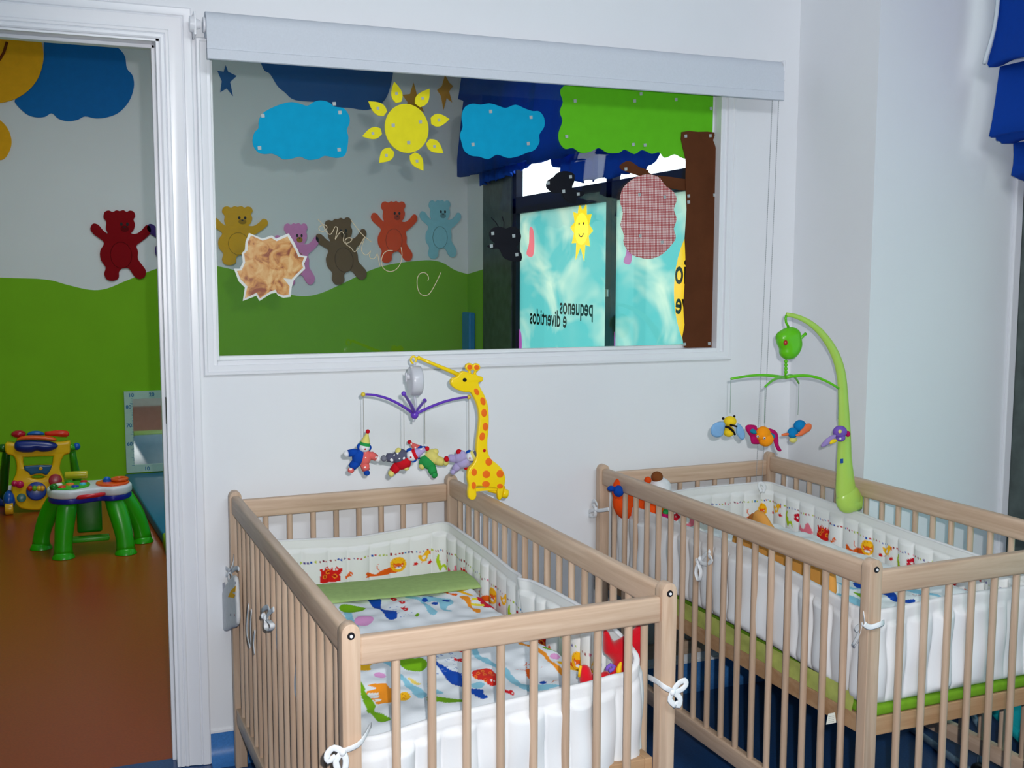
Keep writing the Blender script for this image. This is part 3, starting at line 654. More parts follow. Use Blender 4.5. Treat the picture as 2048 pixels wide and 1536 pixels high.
cut('patterned_fruit', 'scalloped red and white dotted paper shape hanging under the paper tree branch', 'paper decoration', Z9([(940, 550), (985, 525), (1040, 518), (1090, 535), (1120, 575), (1165, 610), (1180, 650), (1165, 700), (1180, 750), (1165, 800), (1175, 850), (1140, 900), (1095, 940), (1040, 957), (985, 950), (940, 930), (905, 880), (905, 830), (888, 780), (900, 720), (885, 650), (900, 590)]),
    dotted('red_white_dotted_paper', (178, 62, 66), (236, 214, 212), 190, .42, grid=True), Z9([(1118, 635), (1105, 870), (990, 838), (988, 622)]), 3, .002, YC - .005)
t = cut('paper_bug', 'black paper bug with two antennae on the window, left of the printed film', 'paper decoration', Z9([(205, 820), (225, 795), (265, 790), (290, 800), (320, 788), (355, 800), (370, 840), (360, 880), (345, 895), (372, 930), (370, 968), (330, 970), (290, 958), (272, 940), (255, 905), (225, 905), (195, 895), (200, 885), (235, 880), (210, 855)]), mat('black_craft_paper', (14, 16, 26), .7, .2), Z9([(223, 825), (332, 838), (216, 890), (348, 935)]), 2)
for a, b_ in (((255, 795), (215, 742)), ((280, 798), (272, 736))):
    P = [U(*Z9([q])[0], y=YC) - Vector(t.location) for q in (a, ((a[0] + b_[0]) / 2 + 5, (a[1] + b_[1]) / 2), b_)]
    build('antenna', tube(P, .0016, 6), MATS['black_craft_paper'], t)
cut('paper_bug', 'black paper bug on the window beside the red dotted shape', 'paper decoration', Z9([(500, 580), (508, 550), (540, 530), (555, 512), (590, 500), (625, 505), (648, 520), (645, 560), (635, 585), (665, 600), (700, 610), (690, 630), (660, 640), (655, 670), (620, 660), (590, 635), (585, 612), (545, 615), (515, 600)]), MATS['black_craft_paper'], Z9([(628, 530), (512, 562), (592, 606), (668, 620)]), 2)
# leaf
LEAF = [(235, 878), (300, 905), (345, 890), (365, 905), (425, 880), (450, 920), (470, 960), (480, 985), (515, 990), (500, 1025), (505, 1050), (470, 1085), (450, 1105), (440, 1140), (435, 1185), (400, 1190), (375, 1180), (365, 1165), (340, 1170), (285, 1205), (270, 1180), (205, 1205), (215, 1140), (185, 1110), (163, 1050), (190, 1050), (205, 1020), (200, 975), (215, 960), (218, 920)]
LIN = [(245, 890), (300, 915), (342, 902), (368, 918), (420, 895), (440, 930), (460, 965), (472, 992), (500, 996), (488, 1025), (495, 1045), (460, 1078), (440, 1100), (400, 1095), (430, 1135), (425, 1175), (400, 1178), (372, 1168), (362, 1150), (335, 1160), (288, 1192), (272, 1165), (215, 1192), (228, 1135), (195, 1100), (178, 1060), (200, 1058), (217, 1020), (212, 978), (228, 962), (230, 920)]
leafm = bpy.data.materials.new('mottled_autumn_leaf'); leafm.use_nodes = True; nt = leafm.node_tree; b = nt.nodes['Principled BSDF']; b.inputs['Roughness'].default_value = .35
tc = nt.nodes.new('ShaderNodeTexCoord'); nn = nt.nodes.new('ShaderNodeTexNoise'); nn.inputs['Scale'].default_value = 28; nn.inputs['Detail'].default_value = 5; nn.inputs['Distortion'].default_value = 1.2
cr = nt.nodes.new('ShaderNodeValToRGB'); cr.color_ramp.elements[0].position = .34; cr.color_ramp.elements[0].color = lin((138, 58, 16)) + (1,); cr.color_ramp.elements[1].position = .66; cr.color_ramp.elements[1].color = lin((224, 184, 122)) + (1,)
e = cr.color_ramp.elements.new(.46); e.color = lin((204, 140, 66)) + (1,)
nt.links.new(tc.outputs['Object'], nn.inputs['Vector']); nt.links.new(nn.outputs['Fac'], cr.inputs['Fac']); nt.links.new(cr.outputs['Color'], b.inputs['Base Color'])
t = cut('leaf_cutout', 'mottled orange-brown leaf cut-out with white edge at the left of the interior window', 'paper decoration', Z8(LEAF), mat('white_card', (226, 228, 224), .6, .3), (), 0, .002, part='backing_card')
plate('leaf_print', px_y(Z8(LIN), YC - .002), .001, 'y', YC - .002, leafm, t, org=t.location)
# looped cord
Z6 = lambda p: zm(p, (420, 380), 3.938)
t = tag(empty('looped_cord', (.85, YC, 1.45)), 'pale cord twisted into loops and stuck on the window beside the leaf', 'cord')
for pts in ([(850, 230), (868, 250), (885, 270), (910, 278), (922, 296), (905, 318), (880, 328), (858, 310), (862, 290), (890, 278), (905, 310), (925, 340), (950, 350), (970, 320), (985, 290), (1003, 300), (995, 350), (985, 392), (1010, 350), (1035, 328), (1055, 350), (1050, 400), (1070, 420), (1105, 408), (1118, 385), (1095, 375), (1065, 395), (1075, 430), (1110, 455), (1138, 487), (1170, 455), (1200, 400), (1222, 368), (1200, 430), (1195, 480), (1222, 512), (1250, 500), (1266, 478), (1255, 520), (1270, 540), (1300, 535), (1318, 500), (1330, 560), (1340, 600)],
            [(1440, 478), (1400, 478), (1365, 505), (1350, 560), (1365, 615), (1410, 642), (1460, 630), (1500, 580), (1512, 510), (1505, 450)],
            [(1110, 235), (1150, 290), (1190, 340), (1230, 378), (1275, 410)],
            [(1715, 715), (1722, 690), (1700, 655), (1660, 655), (1635, 690), (1632, 750), (1650, 810), (1690, 832), (1730, 815), (1770, 750), (1800, 690), (1818, 650)]):
    q = smooth_poly([tuple(U(*p, y=YC)) for p in Z6(pts)], 3, False)
    build('cord_strand', tube([Vector(p) - Vector(t.location) for p in q], .0012, 6), mat('pale_cord', (206, 190, 160), .6, .3), t, 9)

# ------------------------------------------------------------ roller blind over the interior window
t = tag(empty('roller_blind', (1.25, YW, 2.06)), 'white roller blind rolled up above the interior window', 'blind'); L = Vector(t.location)
yr = YW - .062; x0 = U(413, 60, y=yr - .03).x; x1 = U(1569, 160, y=yr - .03).x
zt = (U(900, 63, y=yr - .02).z); R_ = .034; zc = zt - R_
M_roll = mat('white_blind_fabric', (214, 220, 230), .75, .2, (200, .02))
build('roll', cyl(Vector((x0, yr, zc)) - L, Vector((x1 - .006, yr, zc)) - L, R_, seg=40), M_roll, t, .8)
zb = U(900, 153, y=yr - R_).z
P = np.array([[(x - L.x, yr - R_ - .0006 + dy - L.y, z - L.z) for dy, z in ((0, zc), (0, zc - .03), (0, zb + .028), (-.003, zb + .026), (-.003, zb + .002), (0, zb), (.004, zb), (.004, zb + .028), (.001, zb + .03), (.001, zc))] for x in np.linspace(x0, x1 - .004, 24)])
grid('fabric', P, M_roll, t, closev=True, smooth=.6)
build('end_cap', cyl(Vector((x0 - .006, yr, zc)) - L, Vector((x0, yr, zc)) - L, .02, seg=24, bev=.001), M_trim, t, .7)
build('bracket', addcyl(addcyl(box(Vector((x0 - .03, yr - .016, zc - .03)) - L, Vector((x0 - .024, YW - .001, zc + .03)) - L, .001), Vector((x0 - .03, yr, zc)) - L, Vector((x0 - .012, yr, zc)) - L, .017, .010), Vector((x0 - .04, yr, zc)) - L, Vector((x0 - .028, yr, zc)) - L, .02, .022), M_trim, t, .7)
build('bracket', box(Vector((x1 - .004, yr - .03, zc - .03)) - L, Vector((x1 + .004, YW - .001, zc + .034)) - L, .002), M_trim, t)
# bead chain loop
bm = bmesh.new()
for dx, dy in ((-.022, .0), (.0, -.004)):
    p0 = Vector((x1 - .012 + dx, yr + dy - .018, zc)); p1 = Vector((x1 - .014 + dx, yr + dy + .02, .62))
    n_ = 240
    for i in range(n_):
        p = p0.lerp(p1, i / (n_ - 1)) - L
        bmesh.ops.create_icosphere(bm, subdivisions=1, radius=.0015, matrix=Matrix.Translation(p))
    addtube(bm, [p0 - L, p1 - L], .0006, 5)
addtube(bm, [Vector((x1 - .014 - .011 + .011 * math.cos(a), yr + .018, .62 - .011 * math.sin(a))) - L for a in np.linspace(PI, 0, 8)], .0012, 5)
build('pull_chain', bm, mat('chain_grey', (176, 180, 184), .4, .4), t)

# ------------------------------------------------------------ cribs
UW, VL, PW, PD = .674, 1.264, .033, .028
WZ = wood('beech_grain_vertical', (55, 55, 3)); WX = wood('beech_grain_across', (3, 55, 55)); WY = wood('beech_grain_along', (55, 3, 55))
M_bolt = mat('dark_bolt_ring', (52, 50, 56), .35, .6, metal=.7); M_pin = mat('bright_bolt_hex', (235, 235, 238), .3, .5)
BAR = cyl((0, 0, .175), (0, 0, .742), .0082, seg=16); me_bar = bpy.data.meshes.new('bar'); bmesh.ops.recalc_face_normals(BAR, faces=BAR.faces); BAR.to_mesh(me_bar); BAR.free()
me_bar.materials.append(WZ); me_bar.polygons.foreach_set('use_smooth', [True] * len(me_bar.polygons)); me_bar.set_sharp_from_angle(angle=.9)
def crib(x0, y0, rz, label):
    t = tag(empty('crib', (x0, y0, 0), rz), label, 'crib', 'beech cribs')
    posts = []
    for u0 in (0, UW - PW):
        for v0 in (0, VL - PD):
            bm = bmesh.new(); n = 14; prof = [(u0, 0), (u0, .7835)] + [(u0 + PW / 2 - PW / 2 * math.cos(PI * k / n), .7835 + PW / 2 * math.sin(PI * k / n)) for k in range(1, n)] + [(u0 + PW, .7835), (u0 + PW, 0)]
            A = [bm.verts.new((u, v0, z)) for u, z in prof]; B = [bm.verts.new((u, v0 + PD, z)) for u, z in prof]
            for i in range(len(prof)): bm.faces.new((A[i], A[i - 1], B[i - 1], B[i]))
            bm.faces.new(A); bm.faces.new(B[::-1])
            rim = [e for e in bm.edges if len(e.link_faces) == 2 and any(len(f.verts) > 4 for f in e.link_faces)]
            bmesh.ops.bevel(bm, geom=rim, offset=.0022, segments=2, profile=.5, affect='EDGES')
            p = build('corner_post', bm, WZ, t, .6); posts.append(p)
            vb = v0 - .0006 if v0 == 0 else v0 + PD + .0006; s = -1 if v0 == 0 else 1
            for zz in (.779, .155):
                bm = bmesh.new(); c = (u0 + PW / 2, vb, zz)
                addcyl(bm, (c[0], vb - .001 * s, zz), (c[0], vb, zz), .0068, seg=24)
                addcyl(bm, (c[0], vb, zz), (c[0], vb + .0012 * s, zz), .0068, .0062, seg=24)
                for f in bm.faces: f.material_index = 0
                n0 = len(bm.faces); addcyl(bm, (c[0], vb + .001 * s, zz), (c[0], vb + .0026 * s, zz), .0033, .0030, seg=6)
                for f in bm.faces: f.material_index = 1 if abs(f.calc_center_median().y - vb) > .0014 else 0
                build('bolt', bm, [M_bolt, M_pin], p)
    for v0, nm in ((.003, 'front'), (VL - .025, 'back')):
        build('end_rail', box((PW, v0, .721), (UW - PW, v0 + .022, .773), .005, 3), WX, t, .7)
        build('end_rail', box((PW, v0, .134), (UW - PW, v0 + .022, .180), .004, 2), WX, t, .7)
        for k in range(8):
            b = bpy.data.objects.new('bar', me_bar); C.objects.link(b); b.parent = t; b.location = (PW + (UW - 2 * PW) * (k + 1) / 9, v0 + .011, 0)
    for u0 in (.004, UW - .029):
        build('side_rail', box((u0, PD, .736), (u0 + .025, VL - PD, .789), .008, 4), WY, t, .7)
        build('side_rail', box((u0, PD, .132), (u0 + .025, VL - PD, .178), .004, 2), WY, t, .7)
        for k in range(17):
            b = bpy.data.objects.new('bar', me_bar); C.objects.link(b); b.parent = t; b.location = (u0 + .0125, PD + (VL - 2 * PD) * (k + 1) / 18, 0)
    bm = bmesh.new()
    for a, b in (((.031, .03, .392), (.049, VL - .03, .434)), ((UW - .049, .03, .392), (UW - .031, VL - .03, .434)), ((.049, .03, .392), (UW - .049, .048, .434)), ((.049, VL - .048, .392), (UW - .049, VL - .03, .434))): addbox(bm, a, b, .002)
    for k in range(11): y = .09 + k * .105; addbox(bm, (.049, y, .405), (UW - .049, y + .045, .417))
    build('bed_base', bm, wood('base_board_wood', (3, 20, 40), (-22, -30, -42)), t)
    return t
def org(cx, cy, r): return (cx - .0165 * math.cos(r), cy - .0165 * math.sin(r), r)
O1 = org(.4039, 1.7859, .0328); O2 = org(1.5421, 1.8006, .0245)
crib1 = crib(*O1, 'beech crib in front of the interior window, with the yellow giraffe mobile')
crib2 = crib(*O2, 'beech crib in the right corner beside the white pillar, with the green mobile')
def M_of(o): return Matrix.Translation(o.location) @ o.rotation_euler.to_matrix().to_4x4()
MI1, MI2 = M_of(crib1).inverted(), M_of(crib2).inverted()

def mattress(cr, label, slab=True):
    t = tag(empty('mattress', cr.location, cr.rotation_euler.z), label, 'mattress')
    n = 40; bm = box((.057, .060, .4345), (UW - .057, VL - .060, .512), .018, 4)
    if slab: addbox(bm, (.034, .031, .4345), (UW - .034, VL - .031, .457), .007, 3)
    build('cover', bm, fab('apple_green_cotton', (112, 160, 40)), t, .9); return t
mattress(crib1, 'green mattress in the crib below the interior window', False)
mt2 = mattress(crib2, 'green mattress showing between the bars of the right-hand crib')
# the looser pale green sheet down the left side of the right crib's mattress
bm = bmesh.new(); P = np.zeros((120, 10, 3))
for i in range(120):
    v = .075 + 1.06 * i / 119
    for j in range(10):
        z = .482 - .047 * j / 9; w_ = .0035 * math.sin(i * .23 + j * .5) + .002 * math.sin(i * .71 - j)
        P[i, j] = (.0305 + w_ * .4, v, z)
grid('sheet_side', P, fab('pale_lime_cotton', (178, 188, 104)), mt2)
q = [(-.012, -.021), (.012, -.021), (.008, .0), (-.008, .0)]
c = local(crib2, U(1693, 1441, x=1.562)); bm = bmesh.new()
M_tagm = mat('care_label_paper', (232, 236, 226), .7, .2)
lt = plate('care_label', [(-.014, -.012), (.014, -.012), (.009, .012), (-.009, .012)], .0006, 'y', 0, M_tagm, mt2)
for v in lt.data.vertices: v.co += Vector((-.004, c.y + .0, c.z + .012))
for k in range(4): 
    l_ = plate('label_print', [(-.008, 0), (.007, 0), (.007, .0008), (-.008, .0008)], .0002, 'y', -.0005, mat('grey_print', (150, 155, 150), .7), lt)
    for v in l_.data.vertices: v.co += Vector((-.004, c.y, c.z + .004 + k * .0042))

# printed animals along a bumper, in metres; x to the right, y up from the mattress line
RED = (214, 32, 28); ORA = (232, 98, 22); YEL = (250, 190, 30); LIM = (178, 208, 30); PIN = (232, 120, 140); DRD = (196, 20, 44); BLU = (16, 74, 176); LBL = (140, 200, 222); GRN = (118, 176, 22); LPK = (222, 158, 210); WHT = (236, 238, 236)
def k5(pts, ox, oy, s=5514.): return [((a - ox) / s, (oy - b) / s) for a, b in pts]
def stamp(P, x, y, which, f=1):
    T = lambda pts: [(x + f * a, y + b) for a, b in pts]
    if which == 'crab':
        P.poly(T(smooth_poly(k5([(480, 790), (500, 640), (475, 575), (520, 570), (545, 610), (570, 550), (620, 550), (650, 610), (680, 560), (715, 590), (750, 548), (785, 580), (840, 590), (840, 630), (795, 690), (800, 790)], 640, 790), 2)), RED)
        for a, b in ((615, 635), (720, 705), (560, 700)): c = T(k5([(a, b)], 640, 790))[0]; P.oval(*c, .0065, .0065, (250, 150, 40)); P.oval(*c, .0038, .0038, (170, 20, 20))
        for a, b in ((710, 600), (755, 600), (600, 572)): c = T(k5([(a, b)], 640, 790))[0]; P.oval(*c, .0028, .0028, WHT)
    elif which == 'fish':
        P.poly(T(smooth_poly(k5([(970, 715), (1010, 700), (1030, 660), (1070, 640), (1095, 680), (1060, 720), (1020, 730), (990, 765)], 1030, 770), 2)), ORA)
        c = T(k5([(1062, 690)], 1030, 770))[0]; P.oval(*c, .002, .002, WHT)
    elif which == 'chick':
        P.poly(T(smooth_poly(k5([(1310, 725), (1320, 680), (1295, 660), (1330, 640), (1335, 625), (1360, 655), (1400, 670), (1410, 710), (1380, 725)], 1350, 725), 2)), ORA)
    elif which == 'lion':
        P.poly(T(smooth_poly(k5([(1470, 700), (1480, 665), (1560, 668), (1620, 625), (1700, 600), (1800, 590), (1900, 640), (1960, 660), (1800, 690), (1600, 700)], 1700, 710), 2)), ORA)
        P.stroke(T(k5([(1610, 620), (1570, 580), (1570, 530), (1585, 510)], 1700, 710)), .0018, ORA)
        c = T(k5([(1920, 545)], 1700, 710))[0]; P.oval(*c, .024, .0225, YEL)
        for q in range(12): a = q * .524; P.stroke([(c[0] + .016 * math.cos(a), c[1] + .015 * math.sin(a)), (c[0] + .020 * math.cos(a), c[1] + .019 * math.sin(a))], .0014, (214, 140, 20))
        P.poly([(c[0] + a, c[1] + b) for a, b in ((-.016, .006), (-.008, .002), (0, .004), (.008, .002), (.016, .006), (.013, -.008), (.006, -.014), (-.006, -.014), (-.013, -.008))], ORA)
        P.oval(c[0], c[1] - .011, .009, .0045, WHT); P.oval(c[0], c[1] - .0075, .0022, .0014, BLU)
        for q in (-1, 1): P.oval(c[0] + q * .011, c[1] - .004, .0018, .0018, WHT)
    elif which == 'bird':
        s = 6827 * .7 * 1.18
        g = lambda p: k5(p, 470, 720, 5100)
        P.poly(T(smooth_poly(g([(365, 460), (420, 465), (450, 460), (500, 400), (550, 400), (560, 440), (530, 490), (510, 540), (460, 565), (410, 545), (385, 510)]), 2)), YEL)
        P.poly(T(smooth_poly(g([(430, 500), (490, 470), (480, 520), (455, 530)]), 2)), WHT)
        P.poly(T(g([(550, 415), (585, 415), (575, 435), (585, 460), (550, 455)])), ORA)
        for a in (340, 570): P.poly(T(smooth_poly(g([(a - 38, 610), (a - 28, 570), (a, 565), (a + 10, 570 - 20), (a + 20, 580), (a + 38, 590), (a + 10, 612)]), 2)), RED)
        P.stroke(T(g([(450, 562), (400, 595)])), .0008, ORA); P.stroke(T(g([(500, 550), (530, 590)])), .0008, ORA)
    elif which == 'frog':
        g = lambda p: k5(p, 730, 640, 5100)
        P.poly(T(smooth_poly(g([(680, 380), (705, 410), (690, 450), (700, 480), (730, 490), (745, 560), (800, 530), (830, 560), (850, 630), (830, 635), (800, 580), (760, 600), (740, 632), (700, 632), (670, 580), (640, 550), (620, 490), (635, 430)]), 2)), LIM)
    elif which == 'flower':
        for a in range(5): P.oval(x + .008 * math.cos(a * 1.257), y + .038 + .009 * math.sin(a * 1.257), .006, .006, DRD)
    elif which == 'snail':
        P.poly(T(smooth_poly([(-.03, .004), (-.025, .022), (-.012, .012), (.0, .014), (.004, .03), (.016, .034), (.024, .022), (.03, .006), (.02, 0), (-.01, 0)], 3)), PIN)
DOTC = [BLU, (190, 40, 50), (170, 190, 60), (90, 80, 150), (220, 120, 150), (150, 30, 40), (60, 130, 190), (120, 30, 60), (190, 200, 70)]
def bumper(name, cr, label, top, bot, outoff, dotz, s_crab, seed, knob=None, inset=.042):
    """quilted cloth running round the inside of the crib; s starts front-left, goes back, right, front"""
    t = tag(empty(name, cr.location, cr.rotation_euler.z), label, 'crib bumper'); rg = np.random.default_rng(seed)
    u0, u1, v0, v1, r = inset, UW - inset, inset + .004, VL - inset - .004, .045
    pts = []; nrm = []
    def line(a, b, n):
        L = math.hypot(b[0] - a[0], b[1] - a[1]); k = max(2, int(L / .003))
        for i in range(k): f = i / k; pts.append((a[0] + (b[0] - a[0]) * f, a[1] + (b[1] - a[1]) * f)); nrm.append(n)
    def arc(cx, cy, a0, a1):
        k = int(abs(a1 - a0) * r / .003)
        for i in range(k): a = a0 + (a1 - a0) * i / k; pts.append((cx + r * math.cos(a), cy + r * math.sin(a))); nrm.append((-math.cos(a), -math.sin(a)))
    line((u0, v0 + r), (u0, v1 - r), (1, 0)); arc(u0 + r, v1 - r, PI, PI / 2); line((u0 + r, v1), (u1 - r, v1), (0, -1)); arc(u1 - r, v1 - r, PI / 2, 0)
    line((u1, v1 - r), (u1, v0 + r), (-1, 0)); arc(u1 - r, v0 + r, 0, -PI / 2); line((u1 - r, v0), (u0 + r, v0), (0, 1)); arc(u0 + r, v0 + r, -PI / 2, -PI)
    p = np.array(pts); nn = np.array(nrm); N = len(p); ds = np.hypot(*(np.roll(p, -1, 0) - p).T); S = np.concatenate([[0], np.cumsum(ds)[:-1]]); LT = ds.sum()
    side = v1 - v0 - 2 * r; A = r * PI / 2; back = u1 - u0 - 2 * r
    sb = side + A / 2; sr = side + A + back + A / 2; sf = sr + A + side; info = dict(sb=sb, sr=sr, sf=sf, LT=LT, S=S)
    zt = np.array([top(s, info) for s in S]); zb = np.array([bot(s, info) for s in S])
    kseam = .063; nseam = round(LT / kseam); jit = np.cumsum(.8 + .4 * rg.random(nseam)); jit = np.concatenate([[0], jit / jit[-1] * LT])
    rows_i = 84; rows_o = 40; P = np.zeros((N, rows_i + rows_o + 6, 3)); COL = np.zeros((N, rows_i + rows_o + 6, 3)); COL[:] = (226, 229, 233)
    SS = np.zeros(P.shape[:2]); ZZ = np.zeros(P.shape[:2])
    amp = .5 + rg.random(nseam) * .9; lean = (rg.random(nseam + 1) - .5) * .022
    for j in range(P.shape[1]):
        if j < rows_o: f = j / (rows_o - 1); sidef = 'o'
        elif j < rows_o + 6: sidef = 't'; f = 1
        else: f = 1 - (j - rows_o - 6) / (rows_i - 1); sidef = 'i'
        z = zb + (zt - zb) * f
        s2 = S + (np.interp(S, jit, lean) * (1 - f) if sidef == 'o' else 0)
        k = np.clip(np.searchsorted(jit, s2, 'right') - 1, 0, nseam - 1); ph = np.clip((s2 - jit[k]) / (jit[k + 1] - jit[k]), 0, 1)
        pf = np.sqrt(np.abs(np.sin(PI * ph))) * amp[k]
        dtop = (zt - z); body = np.clip((dtop - .024) / .012, 0, 1) * np.clip((z - zb) / .02, 0, 1)
        seam = 1 - .95 * np.exp(-((dtop - .026) / .0035) ** 2)
        edge = np.sqrt(np.clip(1 - (1 - np.clip((z - zb) / .012, 0, 1)) ** 2, 0, 1))
        th = (.0035 + .0025 * seam * (1 - body) + .0140 * pf * body) * (.35 + .65 * edge)
        if sidef == 'o': off = -th * 1.15 + (.0025 * np.sin(S * 23 + z * 40)) * body
        elif sidef == 'i': off = th * .8
        else:
            a = PI * (j - rows_o + .5) / 6; off = -.0062 * math.cos(a) * np.ones(N); z = zt + .0045 * math.sin(a)
        base = np.array([outoff(s, zz, info) for s, zz in zip(S, z)]) if outoff else 0
        wob = .0035 * np.sin(S * 9.7 + seed) * f
        P[:, j, 0] = p[:, 0] + nn[:, 0] * (off + base + wob); P[:, j, 1] = p[:, 1] + nn[:, 1] * (off + base + wob); P[:, j, 2] = z
        SS[:, j] = S; ZZ[:, j] = z
    i0 = rows_o + 6; pa = Paint(SS[:, i0:], ZZ[:, i0:], (232, 235, 235))
    s = .02
    while s < LT - .02:
        rr = .0021 + .0013 * rg.random(); c = DOTC[rg.integers(len(DOTC))]; pa.oval(s, dotz(s, info) + .0012 * rg.normal(), rr, rr * 1.1, c); s += .0085 + .006 * rg.random()
    base = s_crab(info); seq = [('crab', 0), ('fish', .056), ('chick', .114), ('lion', .165), ('bird', .285), ('frog', .345), ('flower', .385), ('snail', .43)]
    for rep in range(-6, 8):
        for nm, o_ in seq:
            x = base + rep * .515 + o_
            if .05 < x < LT - .05: stamp(pa, x, dotz(x, info) - .062, nm)
    if seed == 3: pass
    COL[:, i0:] = pa.c
    grid('quilted_cloth', P, printed('printed_quilt_cotton'), t, COL, wrap=True, closev=True)
    return t, info
def interp(tab):
    xs = [a for a, _ in tab]; zs = [b for _, b in tab]; return lambda s: float(np.interp(s, xs, zs))
# left crib: sags towards the front, a little wavy along the back
def top1(s, i):
    return float(np.interp(s, [0, i['sb'] - .2, i['sb'], i['sb'] + .12, i['sb'] + .30, i['sb'] + .45, i['sr'], i['sr'] + .25, i['sr'] + .5, i['sr'] + .75, i['sr'] + 1.0, i['sf'] - .06, i['sf'] + .03, i['sf'] + .2, i['sf'] + .42, i['sf'] + .53, i['LT']],
                           [.60, .65, .655, .650, .640, .652, .664, .652, .642, .655, .658, .645, .607, .602, .592, .575, .56]))
def bot1(s, i):
    return float(np.interp(s, [0, .3, i['sr'] + .8, i['sf'], i['LT']], [.45, .47, .49, .405, .41]))
def out1(s, z, i):      # the front flap hangs out from the mattress, its right end turned in
    if s > i['sf'] - .05:
        a = min(1, (s - i['sf'] + .05) / .1) * min(1, max(0, (i['LT'] - s) / .05)); return -.008 * a + .012 * math.exp(-((s - i['sf'] - .05) / .05) ** 2)
    d = s - i['sr'] - .58
    return .016 * math.exp(-(d / .025) ** 2) * max(0, (z - .52) / .12)
b1, I1 = bumper('crib_bumper', crib1, 'white quilted bumper inside the crib below the interior window', top1, bot1, out1, lambda s, i: .584 if s < i['sr'] + .2 else float(np.interp(s, [i['sr'] + .2, i['sr'] + .6, i['sf']], [.58, .565, .57])), lambda i: i['sb'] + .22, 11)
def top2(s, i):
    return float(np.interp(s, [0, .1, .4, .8, i['sb'], i['sb'] + .3, i['sr'], i['sr'] + .4, i['sr'] + .8, i['sf'], i['sf'] + .05, i['sf'] + .35, i['LT'] - .04, i['LT']],
                           [.668, .68, .70, .694, .684, .702, .704, .69, .672, .66, .67, .678, .668, .668]))
def bot2(s, i): return float(np.interp(s, [0, .05, .3, i['sb'], i['sf'] - .05, i['sf'] + .05, i['LT']], [.462, .472, .485, .49, .48, .46, .458]))
b2, I2 = bumper('crib_bumper', crib2, 'white quilted bumper tied inside the right-hand crib', top2, bot2, None, lambda s, i: top2(s, i) - .058, lambda i: i['sr'] + .29, 23)

# ------------------------------------------------------------ printed bedding
def bed_top(name, cr, MI, label, u0, u1, v0, v1, hz, paint, base, fold=None, th=.03):
    t = tag(empty(name, cr.location, cr.rotation_euler.z), label, 'bedding')
    nu, nv = int((u1 - u0) / .0026), int((v1 - v0) / .0026)
    uu, vv = np.meshgrid(np.linspace(u0, u1, nu), np.linspace(v0, v1, nv), indexing='ij')
    eu = np.minimum(uu - u0, u1 - uu); ev = np.minimum(vv - v0, v1 - vv); e = np.minimum(eu, ev)
    z = hz(uu, vv) - th * np.clip(1 - e / .03, 0, 1) ** 2
    P = np.stack([uu, vv, z], -1); pa = Paint(uu, vv, base); paint(pa)
    grid('duvet_cover', P, printed('printed_duvet_cotton', .88, (140, .25, .0015)), t, pa.c)
    return t
ZD1 = .542
def wr(u, v): return .0025 * np.sin(u * 31 + v * 9) + .003 * np.sin(v * 24 - u * 13) + .0018 * np.sin(u * 70 + v * 45) + .0012 * np.sin(u * 20 - v * 95)
def hz1(u, v): return ZD1 + wr(u, v) + .006 * np.sin(u / .62 * PI)
LOC1 = lambda pts, off, sc: [((MI1 @ U(*p, z=ZD1 + .004)).x, (MI1 @ U(*p, z=ZD1 + .004)).y) for p in zm(pts, off, sc)]
